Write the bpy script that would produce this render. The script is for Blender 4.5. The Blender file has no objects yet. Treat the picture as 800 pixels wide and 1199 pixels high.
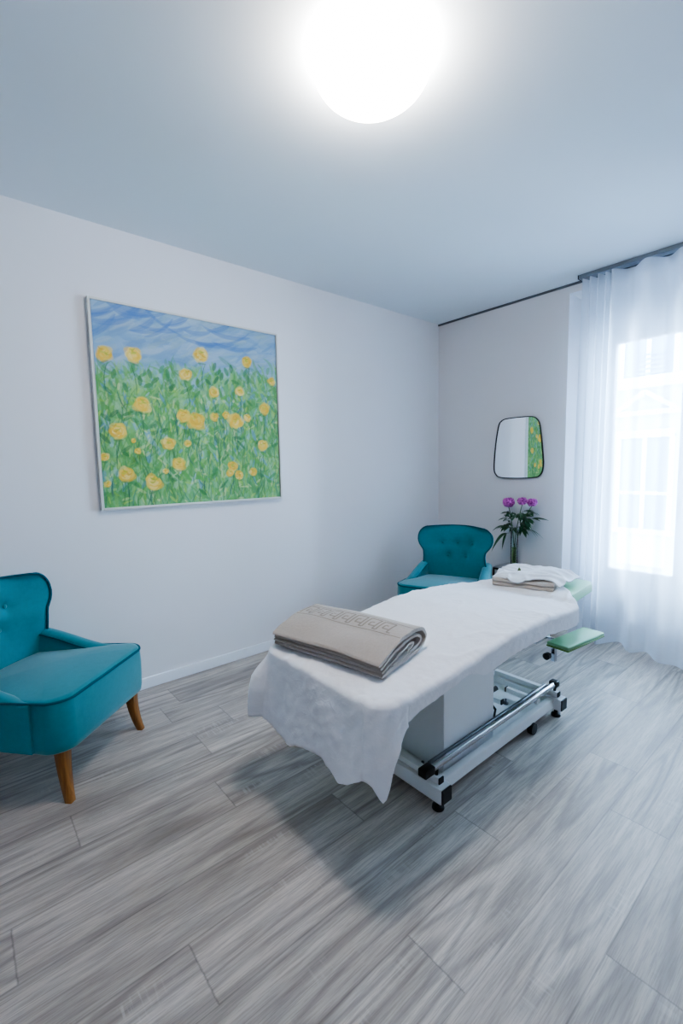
import bpy, bmesh, math, random
import numpy as np
from mathutils import Vector, Matrix, noise
random.seed(7)
rng = np.random.default_rng(7)
COL = bpy.context.scene.collection
PI = math.pi
sc = bpy.context.scene

# ---------------------------------------------------------------- room measures
YB = 3.575          # back wall
CZ = 2.611          # ceiling
XR = 4.3            # right wall
YF = -1.6           # wall behind the camera
WX0, WX1 = 1.2, 2.75   # window opening
WZ1 = 2.545

# ---------------------------------------------------------------- helpers
def link(o, parent=None):
    COL.objects.link(o)
    if parent is not None:
        o.parent = parent
    return o

def obj(name, geo, mat, parent=None, smooth=True, auto=None):
    """geo = bmesh or (verts, faces)"""
    me = bpy.data.meshes.new(name)
    if isinstance(geo, tuple):
        me.from_pydata([tuple(v) for v in geo[0]], [], geo[1])
    else:
        geo.to_mesh(me); geo.free()
    me.validate()
    if smooth:
        me.polygons.foreach_set('use_smooth', [True]*len(me.polygons))
        if auto is not None:
            bm = bmesh.new(); bm.from_mesh(me)
            for e in bm.edges:
                if len(e.link_faces) == 2 and e.calc_face_angle(0) > math.radians(auto):
                    e.smooth = False
            bm.to_mesh(me); bm.free()
    if mat is not None:
        me.materials.append(mat)
    me.update()
    return link(bpy.data.objects.new(name, me), parent)

def tag(o, label=None, cat=None, group=None, kind=None):
    if label: o['label'] = label
    if cat: o['category'] = cat
    if group: o['group'] = group
    if kind: o['kind'] = kind
    return o

def thing(name, label, cat, loc=(0, 0, 0), rz=0.0, group=None):
    o = bpy.data.objects.new(name, None)
    o.empty_display_size = 0.1
    o.location = loc; o.rotation_euler = (0, 0, rz)
    link(o)
    return tag(o, label, cat, group)

def copy_tree(o, parent=None):
    c = o.copy(); COL.objects.link(c)
    if parent is not None: c.parent = parent
    for ch in list(o.children): copy_tree(ch, c)
    return c

def BM(): return bmesh.new()

def box(bm, x0, x1, y0, y1, z0, z1, bev=0.0, seg=2, M=None):
    r = bmesh.ops.create_cube(bm, size=1.0)
    vs = r['verts']
    for v in vs:
        v.co = Vector(((x0+x1)/2 + v.co.x*(x1-x0), (y0+y1)/2 + v.co.y*(y1-y0), (z0+z1)/2 + v.co.z*(z1-z0)))
    if bev > 0:
        es = list({e for v in vs for e in v.link_edges})
        r2 = bmesh.ops.bevel(bm, geom=es, offset=bev, segments=seg, profile=0.5, affect='EDGES')
        vs = list({v for f in r2['faces'] for v in f.verts} | {v for v in vs if v.is_valid})
    if M is not None:
        for v in vs: v.co = M @ v.co
    return vs

def tube(bm, pts, rad, n=12, cap=True, closed=False):
    pts = [Vector(p) for p in pts]
    N = len(pts)
    rads = rad if hasattr(rad, '__len__') else [rad]*N
    up = None; rings = []
    for i, p in enumerate(pts):
        if closed: t = (pts[(i+1) % N]-pts[i-1]).normalized()
        else: t = (pts[min(i+1, N-1)]-pts[max(i-1, 0)]).normalized()
        if up is None:
            up = Vector((0, 0, 1)) if abs(t.z) < 0.9 else Vector((1, 0, 0))
        s = t.cross(up)
        if s.length < 1e-6: s = t.orthogonal()
        s.normalize(); up = s.cross(t).normalized()
        rings.append([bm.verts.new(p + (s*math.cos(2*PI*k/n) + up*math.sin(2*PI*k/n))*rads[i]) for k in range(n)])
    for i in range(N if closed else N-1):
        a, b = rings[i], rings[(i+1) % N]
        for k in range(n):
            bm.faces.new((a[k], a[(k+1) % n], b[(k+1) % n], b[k]))
    if cap and not closed:
        bm.faces.new(rings[0][::-1]); bm.faces.new(rings[-1])
    return rings

def lathe(bm, prof, c=(0, 0, 0), n=40, cap=False):
    rings = []
    for r, z in prof:
        rings.append([bm.verts.new((c[0]+r*math.cos(2*PI*k/n), c[1]+r*math.sin(2*PI*k/n), c[2]+z)) for k in range(n)])
    for a, b in zip(rings[:-1], rings[1:]):
        for k in range(n):
            bm.faces.new((a[k], a[(k+1) % n], b[(k+1) % n], b[k]))
    if cap:
        bm.faces.new(rings[0][::-1]); bm.faces.new(rings[-1])

def grid_faces(nu, nv, off=0, wrap_u=False):
    f = []
    for j in range(nv-1):
        for i in range(nu if wrap_u else nu-1):
            i2 = (i+1) % nu
            f.append((off+j*nu+i, off+j*nu+i2, off+(j+1)*nu+i2, off+(j+1)*nu+i))
    return f

def recalc(o):
    bm = bmesh.new(); bm.from_mesh(o.data)
    bmesh.ops.recalc_face_normals(bm, faces=bm.faces); bm.to_mesh(o.data); bm.free()
    return o

def smoothstep(a, b, x):
    t = min(1, max(0, (x-a)/(b-a))); return t*t*(3-2*t)

def interp(x, xs, ys):
    return float(np.interp(x, xs, ys))

def srgb(r, g, b, a=1.0):
    def c(v):
        v /= 255.0
        return v/12.92 if v <= 0.04045 else ((v+0.055)/1.055)**2.4
    return (c(r), c(g), c(b), a)

# ---------------------------------------------------------------- materials
class NT:
    def __init__(s, name):
        s.m = bpy.data.materials.new(name); s.m.use_nodes = True
        s.t = s.m.node_tree; s.t.nodes.clear()
        s.out = s.t.nodes.new('ShaderNodeOutputMaterial')
    def n(s, typ, **kw):
        nd = s.t.nodes.new(typ)
        for k, v in kw.items(): setattr(nd, k, v)
        return nd
    def l(s, a, b): s.t.links.new(a, b)
    def val(s, sock, v):
        if hasattr(v, 'is_linked') or isinstance(v, bpy.types.NodeSocket): s.l(v, sock)
        else: sock.default_value = v
    def math(s, op, a, b=None, c=None):
        nd = s.n('ShaderNodeMath', operation=op)
        s.val(nd.inputs[0], a)
        if b is not None: s.val(nd.inputs[1], b)
        if c is not None: s.val(nd.inputs[2], c)
        return nd.outputs[0]
    def mix(s, f, a, b, blend='MIX'):
        nd = s.n('ShaderNodeMix', data_type='RGBA', blend_type=blend)
        s.val(nd.inputs[0], f); s.val(nd.inputs[6], a); s.val(nd.inputs[7], b)
        return nd.outputs[2]
    def ramp(s, f, stops):
        nd = s.n('ShaderNodeValToRGB')
        el = nd.color_ramp.elements
        while len(el) > 1: el.remove(el[-1])
        el[0].position = stops[0][0]; el[0].color = stops[0][1]
        for p, c in stops[1:]:
            e = el.new(p); e.color = c
        s.l(f, nd.inputs[0]); return nd.outputs[0]
    def noise(s, vec, scale, detail=3, rough=0.5, dist=0.0):
        nd = s.n('ShaderNodeTexNoise')
        if vec is not None: s.l(vec, nd.inputs['Vector'])
        nd.inputs['Scale'].default_value = scale; nd.inputs['Detail'].default_value = detail
        nd.inputs['Roughness'].default_value = rough; nd.inputs['Distortion'].default_value = dist
        return nd.outputs['Fac']
    def obj_co(s): return s.n('ShaderNodeTexCoord').outputs['Object']
    def bsdf(s, color, rough=0.5, metal=0.0, spec=0.5, bump=None, bstr=0.2, bdist=0.002, sheen=0.0, trans=0.0, ior=1.45, sub=0.0):
        b = s.n('ShaderNodeBsdfPrincipled')
        s.val(b.inputs['Base Color'], color); s.val(b.inputs['Roughness'], rough)
        s.val(b.inputs['Metallic'], metal); s.val(b.inputs['Specular IOR Level'], spec)
        b.inputs['Sheen Weight'].default_value = sheen
        b.inputs['Transmission Weight'].default_value = trans; b.inputs['IOR'].default_value = ior
        if bump is not None:
            bp = s.n('ShaderNodeBump'); bp.inputs['Strength'].default_value = bstr
            bp.inputs['Distance'].default_value = bdist
            s.l(bump, bp.inputs['Height']); s.l(bp.outputs[0], b.inputs['Normal'])
        s.l(b.outputs[0], s.out.inputs[0]); s.b = b
        return s.m

def plain(name, col, rough=0.5, metal=0.0, var=0.04, scale=20, spec=0.5, bstr=0.05, **kw):
    t = NT(name); co = t.obj_co()
    f = t.noise(co, scale, 3)
    c2 = tuple(min(1, v*(1-var)) for v in col[:3])+(1,)
    c = t.mix(f, col, c2)
    return t.bsdf(c, rough, metal, spec, bump=f, bstr=bstr, **kw)

def fabric(name, col, var=0.18, cloud=6.0, weave=900.0, rough=0.9, sheen=0.3, bstr=0.15, bdist=0.001):
    t = NT(name); co = t.obj_co()
    f1 = t.noise(co, cloud, 4, 0.6); f2 = t.noise(co, weave, 2)
    f3 = t.noise(co, cloud*7, 3)
    lo = tuple(v*(1-var) for v in col[:3])+(1,); hi = tuple(min(1, v*(1+var)) for v in col[:3])+(1,)
    c = t.mix(t.math('MULTIPLY', t.math('ADD', f1, f3), 0.5), lo, hi)
    h = t.math('ADD', f2, t.math('MULTIPLY', f3, 1.5))
    return t.bsdf(c, rough, 0, 0.25, bump=h, bstr=bstr, bdist=bdist, sheen=sheen)

M = {}
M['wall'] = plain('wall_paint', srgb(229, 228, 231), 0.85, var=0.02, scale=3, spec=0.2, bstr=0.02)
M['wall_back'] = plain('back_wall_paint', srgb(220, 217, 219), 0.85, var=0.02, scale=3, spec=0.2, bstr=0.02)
M['ceiling'] = plain('ceiling_paint', srgb(224, 230, 235), 0.9, var=0.015, scale=2, spec=0.2, bstr=0.02)
M['trim'] = plain('white_trim', srgb(236, 240, 246), 0.4, var=0.02)
M['teal'] = fabric('teal_velvet', srgb(20, 124, 136), var=0.20, cloud=7, sheen=0.4)
M['teal_dark'] = fabric('teal_piping', srgb(6, 86, 102), var=0.1, sheen=0.1)
def sheet_mat():
    t = NT('white_sheet'); co = t.obj_co()
    w = t.n('ShaderNodeTexNoise'); w.inputs['Scale'].default_value = 9; t.l(co, w.inputs['Vector'])
    vm = t.n('ShaderNodeVectorMath', operation='MULTIPLY_ADD'); t.l(w.outputs['Color'], vm.inputs[0]); vm.inputs[1].default_value = (.09, .09, .09); t.l(co, vm.inputs[2])
    n1 = t.noise(vm.outputs[0], 16, 3, 0.5); n2 = t.noise(vm.outputs[0], 38, 2, 0.5)
    r1 = t.math('POWER', t.math('SUBTRACT', 1.0, t.math('ABSOLUTE', t.math('MULTIPLY_ADD', n1, 2.0, -1.0))), 5.0)
    r2 = t.math('POWER', t.math('SUBTRACT', 1.0, t.math('ABSOLUTE', t.math('MULTIPLY_ADD', n2, 2.0, -1.0))), 4.0)
    h = t.math('ADD', r1, t.math('MULTIPLY_ADD', r2, 0.4, n1))
    c = t.mix(n2, srgb(232, 232, 237), srgb(240, 240, 244))
    return t.bsdf(c, 0.85, 0, 0.2, bump=h, bstr=0.16, bdist=0.004, sheen=0.1)
M['sheet'] = sheet_mat()
M['sheet_grey'] = fabric('white_grey_cotton', srgb(226, 230, 236), var=0.04, cloud=8, sheen=0.1)
M['towel'] = fabric('taupe_towelling', srgb(176, 166, 157), var=0.14, cloud=14, weave=420, rough=1.0, sheen=0.4, bstr=0.5, bdist=0.0025)
M['towel_band'] = fabric('taupe_woven_band', srgb(148, 138, 129), var=0.08, cloud=30, weave=900, sheen=0.1)
M['green'] = plain('green_vinyl', srgb(132, 182, 138), 0.45, var=0.06, scale=30)
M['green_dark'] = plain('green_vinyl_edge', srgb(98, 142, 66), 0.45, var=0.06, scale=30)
M['white_metal'] = plain('white_powder_coat', srgb(226, 228, 230), 0.35, var=0.03)
M['cover'] = plain('white_column_cover', srgb(228, 231, 235), 0.3, var=0.02)
M['black'] = plain('black_plastic', srgb(18, 19, 22), 0.45, var=0.2, scale=60)
M['black_metal'] = plain('black_metal', srgb(20, 21, 24), 0.4, var=0.2, scale=60)
M['steel'] = plain('brushed_steel', srgb(190, 194, 200), 0.22, 1.0, var=0.06, scale=80)
M['dark_steel'] = plain('dark_bar', srgb(112, 116, 122), 0.3, 0.9, var=0.06, scale=80)
M['grey_metal'] = plain('grey_aluminium', srgb(128, 134, 142), 0.4, 0.6, var=0.05)
M['gap_shade'] = plain('painted_gap_shade', srgb(96, 101, 108), 0.6, var=0.05)  # dark grey stands in for the shade inside the ceiling gap
M['frame_silver'] = plain('painting_frame', srgb(214, 214, 210), 0.45, 0.0, var=0.06, scale=40)
M['table_top'] = plain('grey_table_top', srgb(150, 151, 154), 0.45, var=0.08, scale=15)
M['stem'] = plain('stem_green', srgb(58, 104, 48), 0.5, var=0.3, scale=60)
M['leaf_scrap'] = plain('dry_leaf', srgb(92, 104, 62), 0.6, var=0.3, scale=100)
M['facade'] = plain('facade_render', srgb(176, 176, 180), 0.9, var=0.05, scale=1.5)
M['facade_trim'] = plain('facade_trim', srgb(226, 226, 228), 0.8, var=0.02)
M['facade_glass'] = plain('facade_pane', srgb(104, 122, 146), 0.15, var=0.1, scale=1)
M['window_frame'] = plain('window_frame_white', srgb(238, 241, 246), 0.35, var=0.02)
M['shutter'] = plain('shutter_box_white', srgb(232, 238, 246), 0.5, var=0.03)
M['pavement'] = plain('street_stone', srgb(150, 150, 150), 0.9, var=0.1, scale=2)

def leaf_mat():
    t = NT('peony_leaf'); co = t.obj_co()
    f = t.noise(co, 40, 3)
    c = t.mix(f, srgb(14, 44, 30), srgb(52, 96, 56))
    return t.bsdf(c, 0.4, 0, 0.5)
M['leaf'] = leaf_mat()

def petal_mat():
    t = NT('peony_petal'); co = t.obj_co()
    f = t.ramp(t.noise(co, 70, 3), [(0.36, (0, 0, 0, 1)), (0.62, (1, 1, 1, 1))])
    c = t.mix(f, srgb(128, 24, 120), srgb(222, 112, 204))
    return t.bsdf(c, 0.7, 0, 0.3, sheen=0.2)
M['petal'] = petal_mat()

def wood_leg():
    t = NT('oak_leg'); co = t.obj_co()
    mp = t.n('ShaderNodeMapping'); mp.inputs['Scale'].default_value = (60, 60, 5); t.l(co, mp.inputs[0])
    f = t.noise(mp.outputs[0], 1.0, 4, 0.6, 0.6)
    c = t.ramp(f, [(0.3, srgb(108, 66, 26)), (0.7, srgb(164, 110, 54))])
    return t.bsdf(c, 0.42, bump=f, bstr=0.1)
M['oak'] = wood_leg()

def glass_mat(name, tint, rough=0.0, thin=False):
    t = NT(name); co = t.obj_co(); f = t.noise(co, 3, 1)
    if thin:
        tr = t.n('ShaderNodeBsdfTransparent'); tr.inputs[0].default_value = tint
        gl = t.n('ShaderNodeBsdfGlossy'); gl.inputs['Roughness'].default_value = 0.02
        fr = t.n('ShaderNodeFresnel'); fr.inputs[0].default_value = 1.45
        mx = t.n('ShaderNodeMixShader'); t.l(fr.outputs[0], mx.inputs[0]); t.l(tr.outputs[0], mx.inputs[1]); t.l(gl.outputs[0], mx.inputs[2])
        t.l(mx.outputs[0], t.out.inputs[0]); return t.m
    c = t.mix(f, tint, tuple(v*.97 for v in tint[:3])+(1,))
    return t.bsdf(c, rough, trans=1.0, ior=1.45)
M['pane'] = glass_mat('window_pane', (0.95, 0.98, 1.0, 1), thin=True)
M['vase'] = glass_mat('vase_glass', (0.93, 0.97, 0.96, 1), thin=True)
def water_mat():
    t = NT('vase_water'); co = t.obj_co(); f = t.noise(co, 20, 1)
    tr = t.n('ShaderNodeBsdfTransparent'); t.l(t.mix(f, (0.72, 0.84, 0.55, 1), (0.62, 0.78, 0.45, 1)), tr.inputs[0])
    gl = t.n('ShaderNodeBsdfGlossy'); gl.inputs['Roughness'].default_value = 0.03
    mx = t.n('ShaderNodeMixShader'); mx.inputs[0].default_value = 0.06
    t.l(tr.outputs[0], mx.inputs[1]); t.l(gl.outputs[0], mx.inputs[2]); t.l(mx.outputs[0], t.out.inputs[0])
    return t.m
M['water'] = water_mat()

def mirror_mat():
    t = NT('mirror_glass'); co = t.obj_co(); f = t.noise(co, 2, 1)
    c = t.mix(f, (0.86, 0.89, 0.90, 1), (0.84, 0.87, 0.88, 1))
    return t.bsdf(c, 0.01, 1.0)
M['mirror'] = mirror_mat()

def curtain_mat():
    t = NT('sheer_voile'); co = t.obj_co()
    f = t.noise(co, 500, 1)
    tr = t.n('ShaderNodeBsdfTransparent'); tr.inputs[0].default_value = (1, 1, 1, 1)
    tl = t.n('ShaderNodeBsdfTranslucent'); t.l(t.mix(f, (0.93, 0.96, 1, 1), (0.86, 0.9, 0.96, 1)), tl.inputs[0])
    df = t.n('ShaderNodeBsdfDiffuse'); df.inputs[0].default_value = (0.85, 0.9, 0.96, 1)
    m1 = t.n('ShaderNodeMixShader'); m1.inputs[0].default_value = 0.35
    t.l(tl.outputs[0], m1.inputs[1]); t.l(df.outputs[0], m1.inputs[2])
    # the voile looks denser where it is seen edge-on
    lw = t.n('ShaderNodeLayerWeight'); lw.inputs[0].default_value = 0.35
    d = t.math('ADD', 0.60, t.math('MULTIPLY', lw.outputs['Facing'], 0.40))
    m2 = t.n('ShaderNodeMixShader'); t.l(d, m2.inputs[0])
    t.l(tr.outputs[0], m2.inputs[1]); t.l(m1.outputs[0], m2.inputs[2]); t.l(m2.outputs[0], t.out.inputs[0])
    return t.m
M['curtain'] = curtain_mat()

def lamp_mat(strength):
    t = NT('opal_lamp_glow'); co = t.obj_co(); f = t.noise(co, 2, 1)
    e = t.n('ShaderNodeEmission'); t.l(t.mix(f, (1.0, 0.955, 0.90, 1), (1.0, 0.94, 0.885, 1)), e.inputs[0])
    e.inputs[1].default_value = strength
    t.l(e.outputs[0], t.out.inputs[0]); return t.m
M['lamp'] = lamp_mat(28.5)

def floor_mat():
    t = NT('grey_oak_planks')
    uv = t.n('ShaderNodeUVMap'); uv.uv_map = 'plank'
    at = t.n('ShaderNodeAttribute'); at.attribute_name = 'rnd'
    sep = t.n('ShaderNodeSeparateXYZ'); t.l(uv.outputs[0], sep.inputs[0])
    U, V = sep.outputs[0], sep.outputs[1]
    rs = t.n('ShaderNodeSeparateColor'); t.l(at.outputs['Color'], rs.inputs[0])
    R, G, B = rs.outputs
    def co(su, sv, k):
        c = t.n('ShaderNodeCombineXYZ')
        t.l(t.math('MULTIPLY', U, su), c.inputs[0])
        t.l(t.math('MULTIPLY_ADD', V, sv, t.math('MULTIPLY', R, 37.0*k)), c.inputs[1])
        t.l(t.math('MULTIPLY', G, 53.0*k), c.inputs[2]); return c.outputs[0]
    # broad bands of tone along each board, cathedral rings, fine pores, saw marks
    broad = t.noise(co(9, 1.1, 1), 1.0, 3, 0.55, 0.4)
    rings_src = t.noise(co(7.0, 0.62, 1.7), 1.0, 1, 0.35, 0.0)
    rings = t.math('MULTIPLY_ADD', t.math('SINE', t.math('MULTIPLY', rings_src, 62.0)), 0.5, 0.5)
    ringmask = t.ramp(t.noise(co(5, 0.8, 2.3), 1.0, 2), [(0.40, (0, 0, 0, 1)), (0.56, (1, 1, 1, 1))])
    fine = t.noise(co(230, 9, 3), 1.0, 4, 0.7)
    streak = t.noise(co(34, 1.6, 1.3), 1.0, 4, 0.6, 0.3)
    saw_n = t.noise(co(10, 95, 1.1), 1.0, 2, 0.5)
    saw_m = t.ramp(t.noise(co(11, 2.6, 4.1), 1.0, 2), [(0.60, (0, 0, 0, 1)), (0.72, (1, 1, 1, 1))])
    base = t.ramp(broad, [(0.26, srgb(146, 136, 129)), (0.44, srgb(192, 181, 173)), (0.64, srgb(211, 201, 193)), (0.8, srgb(178, 168, 160))])
    c = t.mix(t.math('MULTIPLY', t.ramp(streak, [(0.42, (1, 1, 1, 1)), (0.58, (0, 0, 0, 1))]), 0.32), base, srgb(126, 117, 113))
    c = t.mix(t.math('MULTIPLY', t.math('MULTIPLY', t.math('POWER', rings, 2.2), ringmask), 0.48), c, srgb(112, 104, 101))
    c = t.mix(t.math('MULTIPLY', t.ramp(fine, [(0.40, (1, 1, 1, 1)), (0.56, (0, 0, 0, 1))]), 0.38), c, srgb(112, 104, 100))
    sawf = t.math('MULTIPLY', t.ramp(saw_n, [(0.5, (0, 0, 0, 1)), (0.62, (1, 1, 1, 1))]), saw_m)
    c = t.mix(t.math('MULTIPLY', sawf, 0.26), c, srgb(222, 216, 212))
    tone = t.math('MULTIPLY_ADD', B, 0.16, 0.88)
    tc = t.n('ShaderNodeCombineColor')
    for i in range(3): t.l(tone, tc.inputs[i])
    c = t.mix(1.0, c, tc.outputs[0], 'MULTIPLY')
    # joints: dark hairlines along the board edges
    at2 = t.n('ShaderNodeAttribute'); at2.attribute_name = 'edge'
    es = t.n('ShaderNodeSeparateColor'); t.l(at2.outputs['Color'], es.inputs[0])
    eu = t.math('MULTIPLY', t.math('SUBTRACT', 0.5, t.math('ABSOLUTE', t.math('SUBTRACT', es.outputs[0], 0.5))), 0.19)
    ev = t.math('MULTIPLY', t.math('SUBTRACT', 0.5, t.math('ABSOLUTE', t.math('SUBTRACT', es.outputs[1], 0.5))), es.outputs[2])
    ev = t.math('MULTIPLY', ev, 2.0)
    e = t.math('MINIMUM', eu, ev)
    joint = t.ramp(e, [(0.0, (1, 1, 1, 1)), (0.0013, (1, 1, 1, 1)), (0.0026, (0, 0, 0, 1))])
    c = t.mix(t.math('MULTIPLY', joint, 0.42), c, srgb(70, 66, 66))
    rough = t.math('MULTIPLY_ADD', fine, 0.15, 0.36)
    h = t.math('SUBTRACT', t.math('MULTIPLY', fine, 0.3), joint)
    return t.bsdf(c, rough, 0, 0.42, bump=h, bstr=0.25, bdist=0.0012)
M['floor'] = floor_mat()

# ---------------------------------------------------------------- THE ROOM
def struct(name, geo, mat, parent=None, smooth=False):
    o = obj(name, geo, mat, parent, smooth=smooth)
    if parent is None: o['kind'] = 'structure'
    return o

# floor: one mesh of planks; the joints follow the photographed rows
def build_floor():
    PW = 0.1895; x_ref = 2.1938
    r0 = math.floor((0-x_ref)/PW)-1; r1 = math.ceil((XR-x_ref)/PW)+1
    joints = {-1: 0.862, -2: 1.34, 0: 1.782, 1: 1.22, -3: 0.39, -6: 0.728, -5: 0.02, -4: 1.05}
    verts, faces, cols, edges, uvs = [], [], [], [], []
    ybk = YB+0.28
    for r in range(r0, r1):
        xa, xb = x_ref+r*PW, x_ref+(r+1)*PW
        xa_, xb_ = max(0, xa), min(XR, xb)
        if xb_ <= xa_: continue
        j = joints.get(r, random.uniform(0, 1.38))
        if r == -1: L = 1.226
        else: L = 1.38
        y = j - L*math.ceil((j-YF)/L)
        while y < ybk:
            ya, yb = max(YF, y), min(ybk, y+L)
            if yb > ya:
                i = len(verts)
                verts += [(xa_, ya, 0), (xb_, ya, 0), (xb_, yb, 0), (xa_, yb, 0)]
                faces.append((i, i+1, i+2, i+3))
                cols.append((random.random(), random.random(), random.random(), 1))
                for (vx, vy) in ((xa_, ya), (xb_, ya), (xb_, yb), (xa_, yb)):
                    uvs.append((vx-xa, vy-y))
                    edges.append(((vx-xa)/PW, (vy-y)/L, L/2, 1))
            y += L
    o = struct('floor', (verts, faces), M['floor'])
    me = o.data
    me.uv_layers.new(name='plank')
    me.color_attributes.new('rnd', 'FLOAT_COLOR', 'CORNER')
    me.color_attributes.new('edge', 'FLOAT_COLOR', 'CORNER')
    ul = me.uv_layers['plank']; a1 = me.color_attributes['rnd']; a2 = me.color_attributes['edge']
    for p in me.polygons:
        for k, li in enumerate(p.loop_indices):
            vi = me.loops[li].vertex_index
            ul.data[li].uv = uvs[vi]; a1.data[li].color = cols[p.index]; a2.data[li].color = edges[vi]
build_floor()

bm = BM(); box(bm, -0.2, XR+0.2, YF-0.2, YB+0.35, CZ, CZ+0.15); struct('ceiling', bm, M['ceiling'])
bm = BM(); box(bm, -0.2, 0, YF-0.2, YB+0.35, -0.1, CZ); struct('wall_left', bm, M['wall'])
bm = BM(); box(bm, XR, XR+0.2, YF-0.2, YB+0.35, -0.1, CZ); struct('wall_right', bm, M['wall'])
bm = BM(); box(bm, 0, XR, YF-0.2, YF, -0.1, CZ); struct('wall_front', bm, M['wall'])
bm = BM()
box(bm, 0, WX0, YB, YB+0.35, -0.1, CZ)
box(bm, WX1, XR, YB, YB+0.35, -0.1, CZ)
box(bm, WX0, WX1, YB, YB+0.35, WZ1, CZ)
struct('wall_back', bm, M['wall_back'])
bm = BM(); box(bm, 0, 0.014, YF, YB, 0.0, 0.066, 0.003); struct('baseboard_left', bm, M['trim'])
bm = BM(); box(bm, 0.014, WX0, YB-0.014, YB, 0.0, 0.066, 0.003); struct('baseboard_back', bm, M['trim'])
bm = BM(); box(bm, XR-0.014, XR, YF, YB-0.02, 0.0, 0.066, 0.003); struct('baseboard_right', bm, M['trim'])
bm = BM(); box(bm, 0.0, XR, YB-0.012, YB, CZ-0.016, CZ, 0.002); struct('gap_shade_strip', bm, M['gap_shade'])  # solid strip, coloured dark to paint the shadow gap between wall and ceiling

# window: fixed shutter box over two tall glazed leaves with panels below
win = bpy.data.objects.new('window_1', None); win.location = (0, 0, 0); link(win); win['kind'] = 'structure'
GY = YB+0.235
bm = BM()
box(bm, WX0, WX1, GY-0.03, GY+0.04, 2.255, WZ1, 0.004)
obj('shutter_box', bm, M['shutter'], win, smooth=False)
bm = BM()
for (a, b) in ((WX0, WX0+0.16), (WX1-0.16, WX1)):
    box(bm, a, b, GY-0.035, GY+0.045, 0, 2.255, 0.004)
box(bm, WX0+0.16, WX1-0.16, GY-0.035, GY+0.045, 2.215, 2.255, 0.003)
box(bm, WX0+0.16, WX1-0.16, GY-0.035, GY+0.045, 0, 0.05, 0.003)
obj('window_frame', bm, M['window_frame'], win, smooth=False)
xs = [WX0+0.16, (WX0+WX1)/2, WX1-0.16]
for k in range(2):
    a, b = xs[k], xs[k+1]
    bm = BM()
    box(bm, a, a+0.10, GY-0.045, GY+0.03, 0.05, 2.215, 0.005); box(bm, b-0.10, b, GY-0.045, GY+0.03, 0.05, 2.215, 0.005)
    box(bm, a+0.10, b-0.10, GY-0.045, GY+0.03, 2.16, 2.215, 0.005); box(bm, a+0.10, b-0.10, GY-0.045, GY+0.03, 0.43, 0.49, 0.005)
    box(bm, a+0.10, b-0.10, GY-0.02, GY+0.02, 0.05, 0.43)
    box(bm, a+0.10, b-0.10, GY-0.05, GY-0.02, 0.30, 0.325, 0.004)
    box(bm, a+0.10, b-0.10, GY-0.045, GY+0.03, 0.05, 0.13, 0.005)
    lf = obj('casement', bm, M['window_frame'], win, smooth=False)
    bm = BM(); box(bm, a+0.10, b-0.10, GY-0.004, GY+0.004, 0.49, 2.16)
    obj('pane', bm, M['pane'], lf, smooth=False)
bm = BM(); box(bm, xs[1]-0.09, xs[1]-0.065, GY-0.075, GY-0.045, 1.0, 1.03, 0.004); box(bm, xs[1]-0.085, xs[1]-0.07, GY-0.09, GY-0.075, 0.9, 1.03, 0.004)
obj('handle', bm, M['steel'], win)

# building across the street
fac = thing('townhouse', 'pale stone town house facade across the street, seen through the sheer curtain', 'building', (0, 14, -7))
FZ = 7
def fpart(name, mat, boxes, parent=fac, bev=0.0):
    bm = BM()
    for (x0, x1, y0, y1, z0, z1) in boxes: box(bm, x0, x1, y0, y1, z0+FZ, z1+FZ, bev)
    return obj(name, bm, mat, parent, smooth=False)
fpart('wall', M['facade'], [(-8, 5, 0.0, 0.6, -7, 6.5)])
for k, xc in enumerate((-5.4, -3.35, -1.32, 0.72, 2.77)):
    hw = 0.56
    w = fpart('window', M['facade_trim'], [(xc-hw-0.1, xc-hw, -0.08, 0, -0.5, 2.0), (xc+hw, xc+hw+0.1, -0.08, 0, -0.5, 2.0), (xc-hw-0.1, xc+hw+0.1, -0.12, 0, 1.92, 2.12),
        (xc-hw-0.18, xc+hw+0.18, -0.2, 0, -0.62, -0.5), (xc-0.05, xc+0.05, -0.06, 0, -0.5, 1.92), (xc-hw, xc+hw, -0.05, 0, 0.42, 0.5), (xc-hw, xc+hw, -0.04, 0, -1.5, -0.62)])
    fpart('pane', M['facade_glass'], [(xc-hw, xc+hw, -0.03, 0, -0.5, 1.92)], w)
    bm = BM()   # pediment over the window
    for s in (-1, 1):
        p0, p1 = Vector((xc+s*(hw+0.12), -0.1, 2.62+FZ)), Vector((xc, -0.1, 3.1+FZ))
        d = (p1-p0); L = d.length; ang = math.atan2(d.z, d.x)
        Mx = Matrix.Translation((p0+p1)/2) @ Matrix.Rotation(-ang, 4, 'Y')
        box(bm, -L/2, L/2, -0.12, 0.1, -0.05, 0.05, M=Mx)
    box(bm, xc-hw-0.2, xc+hw+0.2, -0.22, 0, 2.5+FZ, 2.62+FZ)
    obj('pediment', bm, M['facade_trim'], fac, smooth=False)
    w2 = fpart('window', M['facade_trim'], [(xc-hw-0.1, xc-hw, -0.08, 0, 3.5, 5.4), (xc+hw, xc+hw+0.1, -0.08, 0, 3.5, 5.4), (xc-hw-0.1, xc+hw+0.1, -0.12, 0, 5.3, 5.5), (xc-0.05, xc+0.05, -0.06, 0, 3.5, 5.4)])
    fpart('pane', M['facade_glass'], [(xc-hw, xc+hw, -0.03, 0, 3.5, 5.4)], w2)
    fpart('balustrade', M['facade_glass'], [(xc-hw+0.05, xc+hw-0.05, -0.1, -0.06, 3.55+0.12*i, 3.59+0.12*i) for i in range(5)])
fpart('cornice', M['facade_trim'], [(-8, 5, -0.25, 0, 3.2, 3.48)])
bm = BM(); box(bm, -12, 12, 3.93, 13.9, -7.1, -7.0); struct('trim_2', bm, M['pavement'])

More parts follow.
